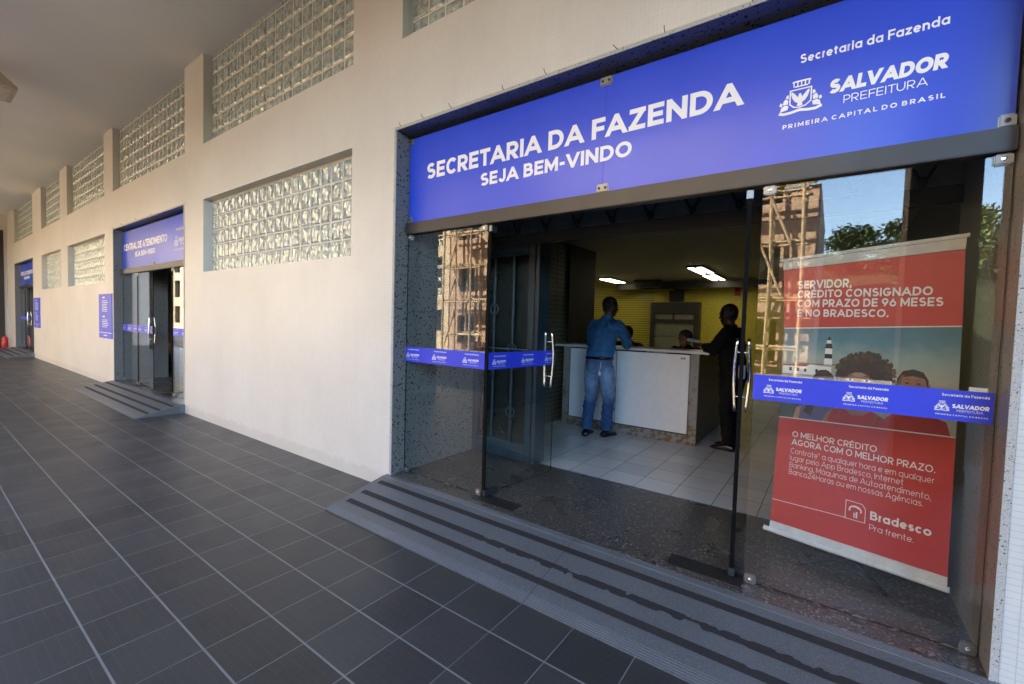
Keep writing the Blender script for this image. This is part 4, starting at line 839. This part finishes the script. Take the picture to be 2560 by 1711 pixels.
obj('key_tag', MB().box(.098, .128, -.168, -.163, .79, .835).tube([(.11, -.165, .835), (.115, -.150, .90), (.118, -.146, .955)], .0025, 6), MAT['paper'], man)
SEAT = lambda yaw, a: dict(pelvis=(0, -.05, .70), chest=(0, .02, 1.00), neck=(0, .05, 1.17), head=(.0, .085, 1.275), yaw=yaw, nod=.15, shL=(-.19, .04, 1.10), elL=(-.24, -.02 + a, .86), wrL=(-.10, .20 + a, .86), shR=(.19, .04, 1.10), elR=(.24, -.02 + a, .86), wrR=(.10, .20 + a, .86),
    hipL=(-.09, -.02, .66), knL=(-.13, .34, .62), anL=(-.13, .30, .20), hipR=(.09, -.02, .66), knR=(.13, .34, .62), anR=(.13, .30, .20))
DARK = plain('dark_jacket', (.006, .006, .008), .9, spec=.2)
person('seated clerk with dark hair facing the man in blue across the counter', (.71, 3.80, SILL), R(172), SEAT(15, 0), SK[0], plain('dark_red_shirt', (.06, .02, .02), .85), DARK, LEATHER, HAIR, 1.0, seated=True)
person('seated clerk behind the counter, half hidden by the hands of the man in black', (1.54, 3.80, SILL), R(165), SEAT(-10, 0), SK[2], DARK, DARK, LEATHER, plain('greying_hair', (.03, .026, .024), .7), .975, seated=True)
person('man in a black suit standing at the right end of the counter holding paper', (2.24, 3.06, SILL), R(80), dict(pelvis=(0, .0, .91), chest=(.0, .02, 1.22), neck=(.0, .05, 1.425), head=(.0, .085, 1.555), yaw=-12, nod=.12,
    shL=(-.205, .03, 1.35), elL=(-.23, .14, 1.14), wrL=(-.06, .33, 1.185), shR=(.205, .03, 1.35), elR=(.22, .12, 1.14), wrR=(.05, .36, 1.19), curl=.9, hdL=(.2, 1, .3), hdR=(-.2, 1, .3),
    hipL=(-.092, 0, .85), knL=(-.10, .02, .46), anL=(-.095, -.02, .085), hipR=(.092, .0, .85), knR=(.10, .02, .46), anR=(.10, .0, .085)), plain('deep_brown_skin', (.045, .020, .013), .5), DARK, DARK, LEATHER, HAIR)
o = obj('paper_slip', MB().box(-.07, .07, -.045, .045, -.0006, .0006), MAT['paper'], loc=(1.785, 3.08, 1.375)); o.rotation_euler = (.35, .15, .2); tag(o, 'white paper slip held in the hands of the man in black', 'paper')

# ------------------------------------------------------------------ across the street (seen mirrored in the glass)
MAT['col'] = plain('brown_column_tile', (0.10, 0.075, 0.06), 0.4, var=.2)
for i, x in enumerate((12.1, 4.02, -4.12, -12.2, -20.3)):
    t = thing('column', ('brown square column at the right end of the arcade', 'brown square column mirrored in the right glass panel', 'brown square column mirrored in the left glass panel', 'brown square column fourth from the right along the street edge', 'brown square column at the far left of the street edge')[i], 'column', (x, -3.75, 0), group='square columns along the street edge')
    obj('shaft', MB().box(-.275, .275, -.275, .275, 0, H_CEIL), MAT['col'], t); obj('base', MB().box(-.29, .29, -.29, .29, 0, .15), MAT['jamb'], t)
struct('edge_beam', MB().box(-23, 14, -4.6, -4.2, 4.75, H_CEIL), MAT['ceil'])

MAT['cream'] = plain('cream_render', (0.54, 0.44, 0.29), 0.8, var=.06, vs=2)
t = NT('weathered_plaster'); _b = t.ramp(t.noise(0.8, 6, .65), [(.3, (.42, .27, .18)), (.5, (.52, .37, .26)), (.7, (.36, .19, .11))]); t.set(Base_Color=t.mix(t.ramp(t.noise(3.5, 5, .7), [(.55, 0.0), (.7, 1.0)]), _b, (.27, .13, .085)), Roughness=.9); t.bump(t.noise(12, 4), .4); MAT['plaster'] = t.m
MAT['dglass'] = plain('dark_window', (0.02, 0.022, 0.022), 0.15); MAT['frame'] = plain('white_frame', (.7, .68, .62), .5); MAT['wood'] = plain('scaffold_timber', (.46, .33, .19), .8, var=.25, vs=5)
def block(name, label, X0, X1, Z1, y0, y1, wins, m, frames=True):
    b = thing(name, label, 'building', (0, 0, 0))
    mb = MB(); wallgrid(mb, X0, X1, -.1, Z1, y1, y1 - .35, [w_[:4] for w_ in wins]); mb.box(X0, X1, y0, y1 - .36, -.1, Z1 - .01); obj('wall', mb, m, b)
    for a, c, z0, z1, fr in wins:
        f = MB().box(a, c, y1 - .34, y1 - .30, z0, z1); o = obj('window', f, MAT['dglass'], b)
        if fr:
            q = MB(); W = c - a; H = z1 - z0
            for x in (a, (a + c) / 2 - .03, c - .06): q.box(x, x + .06, y1 - .30, y1 - .24, z0, z1)
            for z in (z0, z0 + H * .17, z0 + H * .77, z1 - .06): q.box(a + .06, (a + c) / 2 - .03, y1 - .30, y1 - .25, z, z + .06).box((a + c) / 2 + .03, c - .06, y1 - .30, y1 - .25, z, z + .06)
            obj('frame', q, MAT['frame'], o)
            q = MB()
            for cx in (a + W * .27, a + W * .76):
                for cz in (z0 + H * .1, z0 + H * .45):
                    for s_ in (-1, 1): q.box(-.16, .16, -.004, .004, -.028, .028, 0, Matrix.Translation((cx, y1 - .29 + .012 * (1 + s_), cz)) @ Matrix.Rotation(s_ * .8, 4, 'Y'))
            obj('tape_cross', q, MAT['frame'], o)
    return b
wc = [(a, a + 1.95, z, z + 2.25, 1) for a in (-45.2, -41.2, -37.2, -33.2, -29.2, -25.2, -21.2, -17.3) for z in (3.02, 5.92, 8.8, 11.6)] + [(-17.3, -15.15, .95, 2.2, 0), (-21.2, -19.2, .95, 2.2, 0)]
block('cream_building', 'sunlit cream building with taped windows mirrored in the left glass', -47, -14.77, 13.6, -26, -15.70, wc, MAT['cream'])
block('added_ochre_building', 'added darker ochre building with many windows, dimming the reflection in the middle entrance', -80, -47.05, 12.0, -26, -15.9, [(-79 + i * 2.6, -77.4 + i * 2.6, z, z + 1.9, 0) for i in range(12) for z in (.5, 3.4, 6.2, 9.0)], plain('ochre_render', (.20, .15, .095), .85, var=.2, vs=2))  # building added, facade kept dark to tone down a glaring reflection
wp = [(-14.1 + i * 3.6, -12.9 + i * 3.6, z, z + 1.5, 0) for i in range(5) for z in (.4, 3.2, 6.1)]
block('old_plaster_building', 'weathered pink plaster building behind timber scaffolding', -14.77, 2.62, 6.6, -24, -15.74, wp, MAT['plaster'])
block('tall_block', 'plain tall pale block behind the plaster building', -32, -2.5, 17, -40, -28, [], MAT['cream'])
t = thing('scaffold', 'rough timber pole scaffold against the weathered plaster building', 'scaffold')
rn = random.Random(11); xs = [-14.1, -13.2, -12.2, -10.4, -8.2, -6.0, -3.8, -1.6, .3, 1.3, 2.2]
for i, x in enumerate(xs):
    for y in (-14.55, -15.45): obj('pole', MB().tube([(x + rn.uniform(-.06, .06), y, -.05), (x + rn.uniform(-.06, .06), y, 4), (x + rn.uniform(-.1, .1), y, 7.6 + rn.uniform(-.5, .6))], .055, 7), MAT['wood'], t)
for z in (.9, 2.65, 4.5, 6.2):
    for y in (-14.62, -15.38): obj('ledger', MB().tube([(-14.6, y, z + rn.uniform(-.08, .08)), (2.4, y, z + rn.uniform(-.08, .08))], .05, 7), MAT['wood'], t)
    obj('plank', MB().box(-14.3, -6.3, -15.2, -14.75, z + .06, z + .11), MAT['wood'], t); obj('plank', MB().box(-6.1, 2.3, -15.15, -14.8, z + .07, z + .12), MAT['wood'], t)
for x, z, s_ in ((-13.9, .2, 1), (-13.6, 2.7, 1), (-12.6, 2.6, -1), (-13.6, 4.5, 1), (-.9, 2.7, 1), (1.7, 2.7, -1), (.2, 4.4, 1), (1.9, 4.4, -1), (1.2, 6.0, 1)):
    obj('brace', MB().tube([(x, -14.48, z), (x + s_ * .75, -14.48, z + 1.9)], .045, 7), MAT['wood'], t)
t = NT('yellow_netting'); wv = t.M('MULTIPLY', t.M('SINE', t.M('MULTIPLY', t.xyz()[2], 60)), t.M('SINE', t.M('MULTIPLY', t.xyz()[0], 60))); t.set(Base_Color=t.mix(t.M('GREATER_THAN', wv, 0), (.55, .42, .10), (.35, .25, .05)), Roughness=.8)
nt = thing('netting', 'yellow safety netting wrapped round the top of the scaffold', 'netting'); obj('net', MB().box(-.4, 2.5, -15.66, -15.62, 6.62, 9.4), t.m, nt)
o = obj('cable', MB().tube([(-60, -12.2, 9.0)] + [(-20 + i * 6, -12.2, 7.3 - .35 * math.sin(math.pi * i / 7)) for i in range(8)] + [(60, -12.2, 9)], .018, 6), MAT['black']); tag(o, 'thin black overhead cable crossing the mirrored sky', 'cable')

# hillside and trees
def hill_z(x, y): return -.3 + 6.0 * min(1, max(0, (-20 - y) / 9)) ** .8 * (1 - .4 * math.exp(-((x - 14) / 7) ** 2) * 0) + .45 * math.sin(x * .7) * math.cos(y * .4) * min(1, max(0, (-20 - y) / 6)) + max(0, -y - 34) * .05
m = MB(); nx, ny = 70, 30
for i in range(nx):
    for j in range(ny):
        q = lambda a, b: (2.3 + a * 1.0, -19 - b * 1.3, hill_z(2.3 + a, -19 - b * 1.3))
        m.face([q(i, j), q(i, j + 1), q(i + 1, j + 1), q(i + 1, j)])
t = NT('hillside_scrub'); t.set(Base_Color=t.ramp(t.noise(1.6, 6, .7), [(.3, (.010, .017, .006)), (.6, (.028, .045, .012)), (.8, (.06, .07, .025))]), Roughness=.9); t.bump(t.noise(4, 5), 1.0, .4)
struct('hill', m, t.m)
def leaf_mat(name, c):
    t = NT(name); t.set(Base_Color=t.ramp(t.noise(2.5, 3), [(.3, tuple(v * .55 for v in c)), (.7, c)]), Roughness=.55); return t.m
LEAF = [leaf_mat('leaf_dark', (.045, .085, .018)), leaf_mat('leaf_bright', (.12, .17, .03))]; BARK = plain('bark', (.09, .065, .045), .9)
def tree(x, y, h, r, seed, lm, label):
    rn = random.Random(seed); z0 = hill_z(x, y) - .1
    t = thing('tree', label, 'tree', (x, y, z0), group='trees on the hillside')
    m = MB(); m.tube([(0, 0, 0), (.1, 0, h * .35), (0, .1, h * .7)], [.16, .12, .05], 8)
    for k in range(5): a = rn.random() * 6.3; m.tube([(.05, 0, h * (.3 + .08 * k)), (r * .6 * math.cos(a), r * .6 * math.sin(a), h * (.5 + .09 * k))], [.06, .02], 6)
    obj('trunk', m, BARK, t); m = MB()
    cl = [(Vector((rn.uniform(-1, 1) * r * .75, rn.uniform(-1, 1) * r * .75, h * rn.uniform(.08, .95))), r * rn.uniform(.28, .55)) for _ in range(18)]
    for _ in range(2600):
        c, q = rn.choice(cl); d = Vector((rn.gauss(0, 1), rn.gauss(0, 1), rn.gauss(0, .8))).normalized() * q * rn.random() ** .4; p = c + d
        u = Vector((rn.gauss(0, 1), rn.gauss(0, 1), rn.gauss(0, .6))).normalized(); v = u.orthogonal().normalized(); s_ = rn.uniform(.07, .15)
        m.face([p - u * s_, p + v * s_ * .5, p + u * s_, p - v * s_ * .5])
    obj('crown', m, lm, t)
for a in ((5.6, -27, 3.0, 1.5, 1, LEAF[0], 'dark round tree on the hillside in the middle of the mirrored sky'), (3.6, -27.5, 2.2, 1.2, 2, LEAF[0], 'low dark tree beside the scaffold edge'), (7.6, -26.5, 2.9, 1.4, 3, LEAF[1], 'bright green tree left of the mirrored column'), (10.6, -27, 1.7, 1.5, 4, LEAF[0], 'broad dark tree right of the mirrored column'), (9.2, -28, 2.4, 1.2, 5, LEAF[1], 'slender bright tree behind the mirrored column'), (13.5, -28, 2.0, 1.6, 6, LEAF[0], 'tall dark tree at the right of the hillside'), (17, -28, 2.2, 1.6, 7, LEAF[1], 'wide bright tree at the right end of the hillside')): tree(*a)
